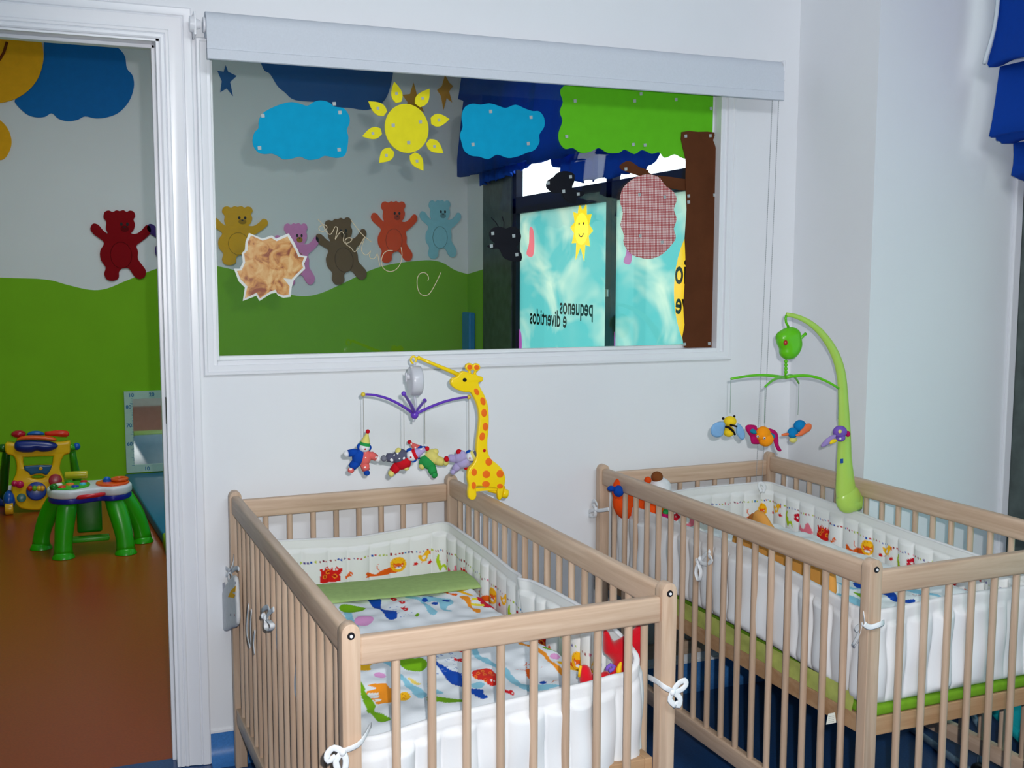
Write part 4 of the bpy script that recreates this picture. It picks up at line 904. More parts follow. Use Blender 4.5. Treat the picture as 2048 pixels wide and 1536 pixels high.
def paint1(P):
    A = lambda p: LOC1(p, (560, 1080), 7.877); B = lambda p: LOC1(p, (780, 1060), 6.827); Cc = lambda p: LOC1(p, (700, 1240), 5.689); D = lambda p: LOC1(p, (1000, 1180), 5.689)
    sp = lambda q, n=3: smooth_poly(q, n)
    # long wavy river bands
    P.poly(sp(A([(1380, 930), (1580, 930), (1590, 1030), (1610, 1090), (1750, 1105), (1840, 1160), (1840, 1230), (1760, 1262), (1700, 1250), (1640, 1190), (1590, 1110), (1500, 1070), (1440, 990)])), BLU)
    P.poly(sp(Cc([(700, 200), (780, 200), (790, 260), (870, 310), (980, 410), (985, 470), (1100, 560), (1270, 640), (1290, 780), (1380, 810), (1510, 810), (1520, 860), (1570, 900), (1480, 905), (1380, 850), (1280, 800), (1180, 750), (1110, 690), (1060, 600), (960, 510), (870, 400), (770, 290)])), BLU)
    P.poly(sp(A([(1000, 1140), (1120, 1150), (1165, 1290), (1250, 1400), (1150, 1400), (1060, 1280)])), LBL)
    P.poly(sp(Cc([(210, 290), (290, 300), (340, 370), (420, 420), (560, 600), (700, 700), (850, 800), (870, 900), (780, 920), (700, 820), (600, 690), (440, 530), (330, 430)])), LBL)
    P.poly(sp(Cc([(880, 700), (960, 760), (1060, 830), (1010, 850), (900, 800)])), LBL)
    P.poly(sp(B([(190, 915), (330, 920), (440, 960), (500, 1040), (620, 1110), (640, 1150), (580, 1172), (520, 1130), (460, 1060), (400, 990), (300, 950)])), LBL)
    P.poly(sp(B([(420, 955), (520, 930), (680, 930), (820, 925), (860, 960), (860, 1010), (790, 1040), (770, 1075), (840, 1085), (830, 1108), (750, 1112), (690, 1070), (670, 1020), (600, 990), (510, 1005)])), LBL)
    for c in (((772, 968), 60, 30), ((475, 978), 44, 22), ((610, 1024), 48, 20), ((555, 928), 38, 10)):
        (x, y), a, b_ = c; P.poly(B(ell(x, y, a, b_)), BLU)
    P.poly(sp(B([(705, 830), (800, 822), (800, 872), (910, 880), (905, 900), (840, 892), (770, 870)])), ORA)
    P.poly(sp(B([(950, 905), (1060, 905), (1110, 960), (1130, 1030), (1230, 1045), (1228, 1095), (1150, 1085), (1080, 1010), (1030, 960)])), (240, 150, 40))
    P.poly(sp(B([(900, 815), (960, 790), (1080, 800), (1050, 830), (1000, 845), (1110, 870), (1130, 890), (1060, 885), (940, 860)])), YEL)
    P.poly(sp(B([(1180, 915), (1350, 908), (1450, 960), (1550, 1045), (1420, 1025), (1290, 1018), (1230, 960)]), 2), (206, 30, 56))
    for q in ([(1110, 930), (1190, 925), (1200, 945), (1120, 950)], [(1100, 965), (1280, 985), (1290, 1010), (1110, 985)]): P.poly(B(q), (236, 220, 60))
    P.poly(sp(B([(340, 1165), (370, 1140), (400, 1150), (380, 1190), (345, 1188)])), GRN)
    for x, y in ((155, 1010), (195, 1095), (40, 945)): P.poly(sp(B([(x - 55, y - 28), (x - 15, y - 25), (x + 10, y - 38), (x + 10, y - 18), (x + 50, y - 10), (x + 45, y + 20), (x, y + 22), (x - 30, y)])), (214, 30, 40)); P.poly(B(ell(x + 12, y + 2, 9, 6, 8)), WHT)
    P.poly(sp(A([(930, 1075), (960, 1040), (1000, 1030), (1180, 1040), (1345, 1058), (1310, 1110), (1240, 1120), (1160, 1138), (1080, 1150), (990, 1130)])), GRN)
    P.poly(sp(A([(1170, 1300), (1250, 1230), (1350, 1212), (1430, 1240), (1480, 1300), (1380, 1380), (1240, 1370)])), LPK)
    # below the front rail
    P.poly(sp(Cc([(560, 500), (600, 440), (650, 450), (740, 470), (800, 460), (870, 490), (870, 540), (800, 570), (700, 560), (620, 550)])), GRN)
    P.poly(sp(Cc([(880, 900), (1000, 900), (1120, 895), (1280, 905), (1290, 935), (1120, 975), (1010, 955), (900, 960)])), GRN)
    P.poly(sp(Cc([(100, 710), (150, 745), (190, 830), (240, 900), (290, 960), (280, 1020), (380, 1060), (470, 1120), (350, 1165), (250, 1060), (180, 970), (130, 860)])), GRN)
    P.poly(Cc([(180, 760), (410, 735), (470, 790), (560, 820), (570, 925), (300, 950), (240, 885), (330, 880), (330, 850), (210, 850), (180, 800), (290, 785), (290, 775)]), (244, 150, 34))
    P.poly(Cc([(200, 815), (320, 815), (330, 845), (200, 845)]), WHT); P.poly(Cc([(270, 895), (350, 890), (355, 915), (290, 925)]), WHT)
    P.poly(Cc(ell(620, 878, 70, 48)), YEL); P.stroke(Cc([(590, 850), (640, 870), (600, 890), (650, 905)]), .0018, (214, 130, 20))
    P.poly(sp(Cc([(100, 430), (160, 440), (200, 500), (262, 510), (225, 545), (240, 590), (120, 590), (90, 540)])), YEL); P.poly(Cc([(100, 425), (165, 430), (205, 500), (110, 520)]), (240, 160, 80))
    for x, y, rx, ry in ((340, 637, 72, 27), (140, 315, 40, 20)): P.poly(Cc(ell(x, y, rx, ry, 14)), LPK)
    P.poly(sp(Cc([(300, 300), (350, 280), (410, 300), (450, 325), (370, 345), (310, 330)])), YEL)
    P.poly(sp(Cc([(660, 655), (720, 665), (760, 690), (820, 710), (770, 720), (700, 690)])), (240, 214, 110))
    P.poly(sp(Cc([(970, 175), (1030, 180), (1060, 210), (1040, 225), (980, 205)])), GRN)
    for x, y in ((1060, 278), (1230, 338), (1240, 458), (1810, 830)): P.poly(sp(Cc([(x - 60, y - 30), (x - 20, y - 12), (x + 30, y - 18), (x + 60, y + 5), (x + 40, y + 25), (x - 10, y + 12), (x - 50, y + 2)])), (214, 30, 40)); P.poly(Cc(ell(x + 38, y + 6, 8, 6, 8)), WHT)
    P.poly(sp(Cc([(1380, 150), (1560, 110), (1630, 120), (1690, 180), (1690, 300), (1640, 270), (1580, 220), (1480, 225), (1410, 240), (1385, 200)])), GRN)
    for x, y, a, b_ in ((1440, 130, 45, 18), (1635, 195, 48, 32), (1545, 252, 38, 18), (1450, 255, 34, 12)): P.poly(Cc(ell(x, y, a, b_, 14)), BLU)
    P.poly(sp(Cc([(1380, 250), (1440, 310), (1490, 380), (1560, 410), (1620, 450), (1680, 520), (1780, 600), (1860, 650), (1960, 720), (2060, 780), (1960, 800), (1820, 720), (1700, 600), (1560, 500), (1450, 430), (1380, 320)])), LBL)
    P.poly(sp(Cc([(1385, 640), (1440, 590), (1560, 565), (1640, 600), (1700, 680), (1690, 750), (1600, 770), (1520, 730), (1430, 700)])), (222, 48, 38))
    for x, y in ((1460, 640), (1510, 605), (1595, 615), (1535, 655), (1620, 655), (1540, 725), (1430, 680)): P.poly(Cc(ell(x, y, 22, 18, 12)), (250, 130, 50)); P.poly(Cc(ell(x, y, 12, 10, 10)), (200, 40, 34))
    for x, y in ((1608, 730), (1640, 735)): P.poly(Cc(ell(x, y, 10, 9, 10)), WHT)
    P.poly(sp(Cc([(1380, 760), (1470, 735), (1530, 760), (1480, 800), (1400, 800)])), LBL)
    P.poly(sp(D([(70, 440), (120, 450), (150, 520), (240, 540), (265, 590), (300, 625), (400, 650), (480, 700), (540, 750), (600, 830), (720, 900), (720, 960), (640, 900), (560, 840), (500, 770), (440, 720), (340, 665), (230, 620), (180, 570), (130, 530), (80, 510)])), (240, 150, 40))
    P.poly(sp(D([(480, 655), (560, 635), (640, 640), (740, 680), (730, 710), (640, 715), (540, 690)])), GRN)
    P.poly(D(ell(625, 758, 60, 24, 14)), LPK); P.poly(D(ell(270, 400, 50, 10, 14)), (190, 24, 40))
    P.poly(sp(D([(640, 810), (740, 805), (830, 800), (930, 850), (910, 930), (860, 905), (740, 880)])), YEL)
    P.poly(sp(D([(290, 900), (340, 890), (380, 930), (370, 1000), (310, 985)])), ORA)
    for a in ([(270, 850), (330, 848)], [(300, 830), (300, 880)], [(180, 910), (300, 915)], [(320, 880), (330, 900)], [(380, 900), (480, 880)]): P.stroke(D(a), .0018, ORA)
    P.poly(sp(D([(60, 900), (110, 930), (140, 1010), (280, 1060), (500, 1050), (700, 1060), (500, 1100), (350, 1160), (240, 1110), (120, 1050), (60, 1000)])), LBL)
    P.poly(D(ell(492, 1035, 38, 16, 12)), BLU); P.stroke(D([(590, 1040), (610, 1015), (670, 1005)]), .0018, (200, 110, 60))
    rg = np.random.default_rng(5)
    for k in range(34):     # tiny blue wavelets
        x = 985 + rg.random() * 270; y = 340 + rg.random() * 260; P.stroke(Cc([(x - 14, y), (x - 4, y - 6), (x + 6, y + 2), (x + 16, y - 4)]), .0011, (120, 140, 190))
    for k in range(20):
        x = 0 + rg.random() * 300; y = 950 + rg.random() * 260; P.stroke(B([(x - 10, y), (x, y - 5), (x + 12, y + 1)]), .0011, (110, 140, 200))
d1 = bed_top('duvet', crib1, MI1, 'white duvet printed with coloured animals and wavy bands, folded green at the head', .062, .612, .062, 1.07, hz1, paint1, (226, 233, 240))
# turned-down green reverse at the head end
n = 80; P = np.zeros((n, 16, 3))
for i in range(n):
    u = .058 + .56 * i / (n - 1)
    for j in range(16):
        a = j / 15; ang = PI * (1 - a); vv = .985 + .085 * math.cos(ang) + .012 * math.sin(u * 11); zz = ZD1 + .004 + .013 * math.sin(ang) ** .7 + .004 * math.sin(u * 14) * math.sin(ang) + .008 * math.sin((u - .06) / .56 * PI)
        P[i, j] = (u, vv, zz)
grid('folded_edge', P, fab('soft_green_cotton', (156, 184, 118)), d1, closev=True)
def hz2(u, v): return .585 + wr(u, v) * 1.2 + .008 * np.sin(u / .62 * PI)
LOC2 = lambda pts, off, sc: [((MI2 @ U(*p, z=.59)).x, (MI2 @ U(*p, z=.59)).y) for p in zm(pts, off, sc)]
def paint2(P):
    A = lambda p: LOC2(p, (1440, 1000), 7.877); B = lambda p: LOC2(p, (1448, 1000), 2.865)
    sp = lambda q: smooth_poly(q, 3)
    rg = np.random.default_rng(9)
    P.poly(sp(B([(630, 380), (720, 385), (760, 410), (820, 430), (810, 455), (730, 425), (640, 400)])), GRN)
    P.poly(sp(B([(625, 410), (670, 418), (705, 440), (712, 470), (670, 460), (630, 440)])), BLU)
    P.poly(sp(B([(740, 485), (790, 490), (850, 515), (960, 540), (1010, 585), (1090, 590), (1080, 608), (1000, 600), (930, 562), (850, 535), (760, 505)])), BLU)
    P.poly(sp(B([(740, 530), (800, 540), (880, 545), (870, 555), (790, 550)])), GRN)
    P.poly(sp(B([(630, 480), (700, 500), (800, 520), (700, 515)])), LBL); P.poly(sp(B([(640, 530), (740, 545), (860, 590), (900, 640), (760, 600)])), LBL)
    P.poly(sp(B([(1030, 450), (1080, 430), (1140, 440), (1160, 470), (1110, 480), (1050, 470)])), GRN); P.poly(B(ell(1085, 445, 22, 9, 12)), BLU)
    P.poly(sp(B([(910, 450), (1000, 455), (1060, 500), (1160, 530), (1260, 560), (1160, 550), (1040, 530), (960, 490)])), LBL)
    P.poly(sp(B([(930, 435), (1000, 440), (1070, 440), (1000, 452)])), GRN)
    for q in ([(920, 495), (980, 495)], [(990, 520), (1030, 535)], [(1080, 548), (1130, 550)]): P.stroke(B(q), .003, (150, 60, 70))
    for k in range(30):
        x = 640 + rg.random() * 520; y = 420 + rg.random() * 170; P.stroke(B([(x - 8, y), (x, y - 3), (x + 8, y + 1)]), .0012, (110, 150, 190))
    for k in range(14):      # the unseen rest of the cloth carries the same print
        u = .1 + rg.random() * .45; v = .55 + rg.random() * .55; P.poly(ell(u, v, .03, .012, 12, rg.random() * 3), [GRN, BLU, LBL, ORA, (214, 30, 40)][k % 5])
bed_top('duvet', crib2, MI2, 'white duvet with blue and green waves in the right-hand crib', .062, .612, .062, 1.12, hz2, paint2, (226, 236, 238), th=.07)

# ------------------------------------------------------------ ties, hanging cloth end
M_rib = fab('white_cotton_ribbon', (232, 236, 240))
def rib(bm, pts, w_=.005, th=.2):
    q = smooth_poly([tuple(p) for p in pts], 3, False); return addtube(bm, [Vector(p) for p in q], w_, 8, th)
def tie(t, cr, strands, knots, **pl_):
    """strands: photo points laid in a plane next to the crib; knots: small lumps"""
    MI = M_of(cr).inverted(); bm = bmesh.new()
    for s_ in strands:
        wd = .0060
        pts = []
        for q in s_:
            k = dict(pl_)
            if len(q) > 2: ax = list(k)[0]; k[ax] = k[ax] + q[2]
            pts.append(MI @ U(q[0], q[1], **k))
        rib(bm, pts, wd)
    for q in knots: addball(bm, MI @ U(q[0], q[1], **pl_), (.0065, .006, .0075), None, 10)
    return build('tie', bm, M_rib, t, 9)
tie(b1, crib1, [[(1296, 1354, .09), (1312, 1362, .03), (1328, 1374), (1345, 1383)], [(1345, 1384), (1356, 1368), (1369, 1361), (1372, 1370), (1362, 1380), (1347, 1385)], [(1345, 1384), (1340, 1400), (1352, 1412)], [(1346, 1384), (1360, 1396), (1358, 1412), (1350, 1405)]], [(1345, 1384)], y=1.79)
tie(b1, crib1, [[(742, 1450, .07), (732, 1470, .02), (716, 1490), (686, 1503)], [(686, 1504), (668, 1496), (655, 1508), (657, 1522), (672, 1512)], [(684, 1505), (672, 1522), (676, 1540)], [(686, 1505), (692, 1520), (690, 1540)]], [(685, 1504)], y=1.772)
tie(b1, crib1, [[(532, 1238), (538, 1226), (548, 1218)], [(530, 1238), (524, 1222), (535, 1214), (540, 1226)], [(533, 1240), (533, 1256), (541, 1261), (545, 1250), (536, 1240)]], [(532, 1236), (527, 1232)], x=.355)
tie(b1, crib1, [[(497, 1210), (494, 1240), (494, 1270), (500, 1294)], [(503, 1220), (501, 1250), (502, 1292)], [(510, 1262), (507, 1285), (509, 1308)]], [], x=.350)
tie(b1, crib1, [[(468, 1112, .01), (466, 1130), (462, 1142)], [(462, 1143), (450, 1136), (445, 1142), (453, 1148)], [(463, 1143), (472, 1136), (478, 1138)], [(461, 1144), (466, 1158), (458, 1162), (456, 1150)], [(458, 1146), (448, 1155), (446, 1166)]], [(461, 1143)], x=.340)
tie(b2, crib2, [[(1420, 1102), (1408, 1112), (1398, 1124)], [(1398, 1124), (1412, 1128), (1424, 1120), (1414, 1108)], [(1396, 1124), (1388, 1118), (1388, 1130)], [(1396, 1124), (1392, 1145), (1398, 1162), (1402, 1145), (1398, 1128)]], [(1396, 1124), (1400, 1118)], x=1.52)
tie(b2, crib2, [[(1729, 1248), (1735, 1253), (1745, 1254), (1764, 1247), (1768, 1244, .05)], [(1730, 1248), (1728, 1235, .02), (1724, 1205, .04)]], [], y=1.792)
tie(b2, crib2, [[(1729, 1248), (1716, 1255), (1711, 1262)], [(1728, 1250), (1718, 1270), (1706, 1293)], [(1728, 1250), (1722, 1272), (1708, 1292)]], [(1728, 1248)], x=1.53)
tie(b2, crib2, [[(1218, 1018), (1208, 1020), (1196, 1021), (1190, 1018)], [(1192, 1018), (1184, 1006), (1190, 1002), (1195, 1012)], [(1192, 1020), (1180, 1022), (1176, 1030), (1184, 1032)], [(1192, 1021), (1190, 1034), (1186, 1032)]], [(1192, 1018)], x=1.485)
tie(b2, crib2, [[(1524, 985), (1518, 972), (1522, 966), (1530, 974), (1526, 985)]], [], y=2.97)
# printed end of the left bumper hanging out at the wall side
MI = M_of(crib1).inverted(); q = [MI @ U(a, b_, x=.338) for a, b_ in [(460, 1160), (470, 1152), (473, 1200), (474, 1248), (466, 1256), (452, 1262), (448, 1240), (446, 1215), (449, 1185)]]
o = puff('hanging_end', smooth_poly([(p.y, p.z) for p in q], 3), .006, .006, 'x', q[0].x, fab('offwhite_quilt', (226, 228, 230)), b1)
for pts, rgb in (([(459, 1182), (467, 1172), (466, 1184), (461, 1186), (466, 1190), (464, 1196), (455, 1194)], YEL),): plate('duck_print', [((MI @ U(a, b_, x=.33)).y, (MI @ U(a, b_, x=.33)).z) for a, b_ in pts], .0006, 'x', q[0].x - .0066, mat('print_yellow', rgb, .8, .1), o)
for (a, b_), rgb in zip(((459, 1230), (465, 1230), (466, 1166)), ((60, 70, 110), (150, 30, 60), (60, 100, 180))): c = MI @ U(a, b_, x=.33); plate('dot_print', ell(c.y, c.z, .003, .003, 10), .0006, 'x', q[0].x - .0066, mat('print_dot_%d' % rgb[0], rgb, .8), o)
c2 = [MI @ U(a, b_, x=.332) for a, b_ in [(450, 1164), (437, 1172), (428, 1182), (428, 1200), (448, 1192), (452, 1180)]]
plate('fabric_label', [(p.y, p.z) for p in c2], .0012, 'x', c2[0].x, fab('greyish_label_cloth', (206, 206, 212)), b1)

# ------------------------------------------------------------ giraffe mobile clamped on the left crib
YM = 2.75
Z3 = lambda p: zm(p, (640, 680), 4.452)
gm = tag(empty('crib_mobile', tuple(U(972, 985, y=YM))), 'yellow giraffe mobile with orange spots, clamped to the left crib rail, clown dolls hanging', 'mobile')
L = Vector(gm.location); G = lambda a, b_, dy=0: U(640 + a / 4.452, 680 + b_ / 4.452, y=YM + dy) - L
M_gy = pl('giraffe_yellow_plastic', (252, 216, 8)); M_go = pl('orange_spot_plastic', (244, 112, 22))
OUT = [(1155, 378), (1170, 340), (1215, 322), (1235, 292), (1268, 275), (1305, 285), (1345, 300), (1378, 300), (1405, 318), (1440, 328), (1446, 350), (1435, 370), (1405, 380), (1425, 430), (1460, 495), (1488, 580), (1497, 680), (1494, 800), (1484, 900), (1488, 985), (1515, 1055), (1570, 1100), (1620, 1155), (1643, 1225), (1636, 1290), (1622, 1350), (1608, 1410), (1580, 1415), (1572, 1350), (1566, 1318), (1470, 1306), (1385, 1300), (1388, 1370), (1375, 1410), (1345, 1422), (1316, 1400), (1312, 1340), (1318, 1290), (1304, 1215), (1318, 1145), (1360, 1095), (1384, 1030), (1386, 930), (1402, 790), (1410, 690), (1396, 590), (1368, 520), (1335, 466), (1280, 462), (1212, 440), (1172, 412)]
gb = plate('giraffe_body', px_y(smooth_poly(Z3(OUT), 3), YM), .018, 'y', YM, M_gy, gm, bev=.004, org=L)
def spot(x, y, rx, ry, rot=0, m=M_go, par=gb, d=.0098, n_='spot'): plate(n_, px_y(Z3(ell(x, y, rx, ry, 24, rot)), YM), .0012, 'y', YM - d, m, par, org=L, bev=.0003)
for s_ in ((1384, 458, 20, 32, -.5), (1440, 542, 22, 36, -.3), (1450, 645, 24, 36), (1462, 768, 24, 36), (1434, 855, 24, 36, .2), (1492, 1080, 30, 34), (1362, 1172, 25, 32), (1470, 1190, 34, 34), (1592, 1186, 31, 34), (1358, 1290, 20, 32), (1467, 1278, 34, 28), (1592, 1296, 26, 22)): spot(*s_)
spot(1278, 352, 18, 17, 0, pl('black_plastic', (16, 14, 14)), gb, .0100, 'eye')
for x, y in ((1326, 240), (1388, 242)):
    h_ = plate('horn', px_y(Z3(ell(x, y, 36, 36, 26)), YM), .012, 'y', YM, M_gy, gb, bev=.003, org=L); spot(x, y, 22, 22, 0, M_go, gb, .0068, 'horn_spot')
    build('horn_stem', tube([G(x, y + 30), G(1355 + (x - 1355) * .6, 305)], .004, 10), M_gy, gb, 9)
build('arm', addball(tube([G(1240, 312), G(1150, 272), G(1000, 210), G(885, 162)], [.0062, .0056, .0046, .0042], 12, 1.1), G(880, 160), .0058), M_gy, gm, 9)
build('hook', tube([G(832 + 24 * math.cos(a), 176 + 30 * math.sin(a)) for a in np.linspace(0, 2 * PI, 18)[:-1]], .0028, 8, closed=True), M_gy, gm, 9)
bm = cyl(G(1500, 1330, .012), G(1655, 1370, .012), .007, seg=16); addcyl(bm, G(1620, 1362, .004), G(1668, 1372, .004), .013, seg=20, bev=.003); addbox(bm, G(1380, 1330, 0) + Vector((0, 0, 0)), G(1600, 1300, .035), .003)
build('rail_clamp', bm, M_gy, gm, .8)
axis = Vector((-.99, .05, 0)).normalized(); c = G(848, 362)
M_lg = pl('light_grey_plastic', (206, 208, 216))
mb = build('music_box', cyl(c - axis * .016, c + axis * .016, .0395, seg=48, bev=.006), M_lg, gm, .8)
build('winding_key', addbox(cyl(c + axis * .014 + Vector((0, 0, .010)), c + axis * .024 + Vector((0, 0, .010)), .008, seg=20, bev=.001), c + axis * .024 + Vector((-.003, -.004, -.002)), c + axis * .026 + Vector((.003, .004, .022)), .001), M_lg, mb, .7)
build('hanger_tab', tube([G(843, 196), G(840, 225)], .0045, 8), M_lg, gm, 9)
M_pu = pl('purple_plastic', (104, 58, 190)); M_st = mat('grey_string', (140, 140, 130), .7, .2)
hub = G(842, 665)
build('swivel', addtube(tube([G(840, 500), G(852, 560), G(842, 640)], .004, 10), [G(834, 690), G(832, 728)], .0028, 8), pl('clear_grey_plastic', (200, 202, 214)), gm, 9)
build('hub', ball(hub, (.011, .011, .012)), M_pu, gm, 9)
ends = {0: G(384, 485, -.02), 1: G(1325, 508, .02), 2: G(745, 478, -.12), 3: G(932, 540, .12)}
for k, e in ends.items():
    pts = []
    for i in range(13):
        f = i / 12; p = hub.lerp(e, f); p.z = hub.z + (e.z - hub.z) * (1 - (1 - f) ** 1.9) if k < 2 else hub.z + (e.z - hub.z) * f ** .75; pts.append(p)
    a_ = build('mobile_arm', tube(pts, [.0042 - .0012 * i / 12 for i in range(13)], 10, 1.3), M_pu, gm, 9)
    build('arm_knob', ball(e, .0062), pl('knob_yellow', (226, 200, 60)) if k < 2 else M_pu, a_, 9)
pink_d = dotted('salmon_dotted_cloth', (226, 104, 100), (250, 235, 230), 75, .30); pur_d = dotted('lilac_dotted_cloth', (176, 158, 206), (238, 236, 245), 70, .28); gry_d = dotted('grey_dotted_cloth', (84, 86, 108), (238, 238, 240), 70, .30)
F_bl = fab('blue_plush', (18, 72, 170)); F_gr = fab('green_plush', (44, 152, 78)); F_ye = fab('pale_yellow_plush', (222, 212, 120)); F_wh = fab('white_plush', (226, 228, 232)); F_rd = fab('red_plush', (196, 22, 36)); F_li = fab('lilac_plush', (172, 162, 206)); F_gy = fab('grey_patterned_plush', (120, 122, 134))
def clown(c, upx, upz, toy, s, ml, mr, mhat, mband, mface, facing=-1, hand=F_wh, foot=None, al=1.0):
    ml, mr = mr, ml; foot = foot[::-1] if foot else None
    up = Vector((upx, toy, upz)).normalized(); fr = Vector((0, -1, 0)); rt = up.cross(fr).normalized() * -1; fr = up.cross(rt).normalized()
    Rm = Matrix((rt, fr, up)).transposed(); P_ = lambda x, y, z: c + Rm @ Vector((x * s, y * s, z * s)); foot = foot or (mr, ml)
    bm = bmesh.new()
    addball(bm, P_(-.010, 0, .0), (.0185 * s, .017 * s, .024 * s), Rm, 14, 0); addball(bm, P_(.010, 0, .0), (.0185 * s, .017 * s, .024 * s), Rm, 14, 1)
    for sd, mi in ((-1, 0), (1, 1)):
        addtube(bm, [P_(sd * .012, 0, .010), P_(sd * .028 * al, 0, .010), P_(sd * .042 * al, 0, .005)], [.0125 * s, .0118 * s, .0105 * s], 10, mi=mi)
        addtube(bm, [P_(sd * .010, 0, -.014), P_(sd * .018, -.003, -.028), P_(sd * .022, -.004, -.036)], [.0135 * s, .0130 * s, .0115 * s], 10, mi=mi)
    d = build('clown_doll', bm, [ml, mr], gm, 9)
    for sd in (-1, 1): build('hand', ball(P_(sd * .047 * al, 0, .003), .0095 * s, None, 10), hand, d, 9)
    for sd, mf in ((-1, foot[0]), (1, foot[1])): build('foot', ball(P_(sd * .024, .004, -.042), (.0095 * s, .0105 * s, .0085 * s), Rm, 12), mf, d, 9)
    build('head', ball(P_(0, .002, .031), (.0165 * s, .015 * s, .0145 * s), Rm, 16), mface, d, 9)
    build('hair', addball(ball(P_(-.016, 0, .031), (.006 * s, .007 * s, .009 * s), Rm, 10), P_(.016, 0, .031), (.006 * s, .007 * s, .009 * s), Rm, 10), F_bl, d, 9)
    build('hat_band', addcyl(bmesh.new(), P_(0, 0, .037), P_(0, 0, .046), .0165 * s, .0145 * s, 20), mband, d, 1)
    build('hat', addcyl(bmesh.new(), P_(0, 0, .045), P_(0, 0, .074), .0145 * s, .003 * s, 20), mhat, d, 1)
    build('pompom', ball(P_(0, 0, .078), .0065 * s, None, 12), F_rd, d, 9)
    build('nose', ball(P_(0, .016, .029), .0028 * s, None, 8), F_rd, d, 9)
clown(G(372, 1045, -.02), .22, 1, -.1, .90, F_bl, pink_d, F_ye, F_gr, F_wh, foot=(pink_d, F_bl))
clown(G(725, 1065, -.12), .90, .42, -.35, .92, gry_d, F_rd, pur_d, F_rd, F_wh, hand=F_ye, foot=(F_gy, F_ye), al=.55)
clown(G(975, 1065, .12), -.62, .62, .5, .98, F_gr, F_ye, pink_d, F_bl, F_wh, hand=F_ye, foot=(F_gr, F_ye), al=.6)
clown(G(1262, 1068, .02), .86, .42, -.4, .86, F_li, F_li, gry_d, F_ye, F_wh, hand=F_rd, foot=(F_rd, F_li), al=.6)
for e, q in ((ends[0], G(384, 925, -.02)), (ends[2], G(745, 985, -.12)), (ends[3], G(932, 925, .12)), (ends[1], G(1318, 985, .02))):
    build('string', tube([e, Vector((e.x, e.y, q.z))], .0007, 6), M_st, gm)

# ------------------------------------------------------------ green mobile clamped on the right crib
YN = 2.60
m2 = tag(empty('crib_mobile', tuple(U(1697, 985, y=YN))), 'lime green curved mobile arm on the right crib with stuffed bugs hanging', 'mobile')
L2 = Vector(m2.location); H = lambda a, b_, dy=0: U(1380 + a / 4.8, 600 + b_ / 4.8, y=YN + dy) - L2; H5 = lambda a, b_, dy=0: U(1180 + a / 3.413, 880 + b_ / 3.413, y=YN + dy) - L2
M_li = pl('pale_lime_plastic', (176, 214, 92)); M_gn = pl('bright_green_plastic', (98, 196, 18))
ap = [H(925, 140), H(1000, 152), H(1080, 182), H(1160, 228), H(1240, 296), H(1310, 380), H(1370, 475), H(1420, 590), H(1452, 720), H(1466, 860), H(1472, 1000), H(1478, 1150), H(1483, 1300), H5(1736, 120), H5(1740, 220), H5(1744, 320), H5(1750, 385)]
ar = [.0060, .0066, .0076, .0088, .0104, .0120, .0134, .0146, .0156, .0164, .0180, .0195, .0215, .0245, .0285, .0330, .0340]
build('arm', tube([Vector(p) for p in smooth_poly([tuple(p) for p in ap], 3, False)], list(np.interp(np.linspace(0, len(ap) - 1, 3 * (len(ap) - 1) + 1), range(len(ap)), ar)), 20, .62), M_li, m2, 9)
build('clamp_bulb', ball(H5(1764, 402), (.042, .026, .044), None, 28), M_li, m2, 9)
build('clamp', tube([H5(1740, 400, -.004), H5(1752, 425, -.004), H5(1785, 435, -.004), H5(1820, 440, .0), H5(1838, 370, .01), H5(1830, 320, .02)], [.020, .026, .027, .024, .018, .012], 16, .8), M_li, m2, 9)
plate('blue_mark', [((p + L2).x, (p + L2).z) for p in (H5(1678, 122), H5(1698, 120), H5(1698, 150), H5(1680, 152))], .0008, 'y', YN - .0205, mat('blue_logo_print', (24, 74, 150), .5), m2, org=L2)
build('hook', tube([H(925, 145), H(918, 175), H(922, 215), H(945, 260)], .0036, 10), M_gn, m2, 9)
q = smooth_poly(px_y(zm([(880, 290), (930, 262), (990, 258), (1040, 290), (1058, 350), (1066, 430), (1045, 500), (1000, 555), (950, 573), (895, 560), (868, 520), (865, 470), (845, 430), (832, 370), (845, 320)], (1380, 600), 4.8), YN), 3)
mbx = puff('music_box', q, .024, .0035, 'y', YN, M_gn, m2, round_r=.03, org=L2)
build('button', ball(H(918, 410, -.022), (.0065, .005, .0075)), pl('dark_red_plastic', (176, 34, 30)), mbx, 9)
build('winding_key', tube([H(1055, 375), H(1085, 345), H(1112, 322)], [.005, .004, .005], 10), M_gn, mbx, 9)
bm = bmesh.new()
for k in range(4): addball(bm, H(920, 590 + k * 34), (.0055, .0055, .006), None, 10)
addtube(bm, [H(922, 575), H(915, 740)], .0032, 8); build('swivel_chain', bm, M_gn, m2, 9)
tips = {0: H(392, 758, -.02), 1: H(1430, 850, -.045), 2: H(722, 832, -.11), 3: H(1045, 800, .10)}; hb = H(915, 745)
for k, e in tips.items():
    pts = []
    for i in range(13):
        f = i / 12; p = hb.lerp(e, f); p.z = hb.z + (e.z - hb.z) * f ** 2.2 + .010 * math.sin(PI * f) * (1 if k < 2 else .6); pts.append(p)
    build('mobile_arm', tube(pts, [.0048 - .0014 * i / 12 for i in range(13)], 10, .8), M_gn, m2, 9)
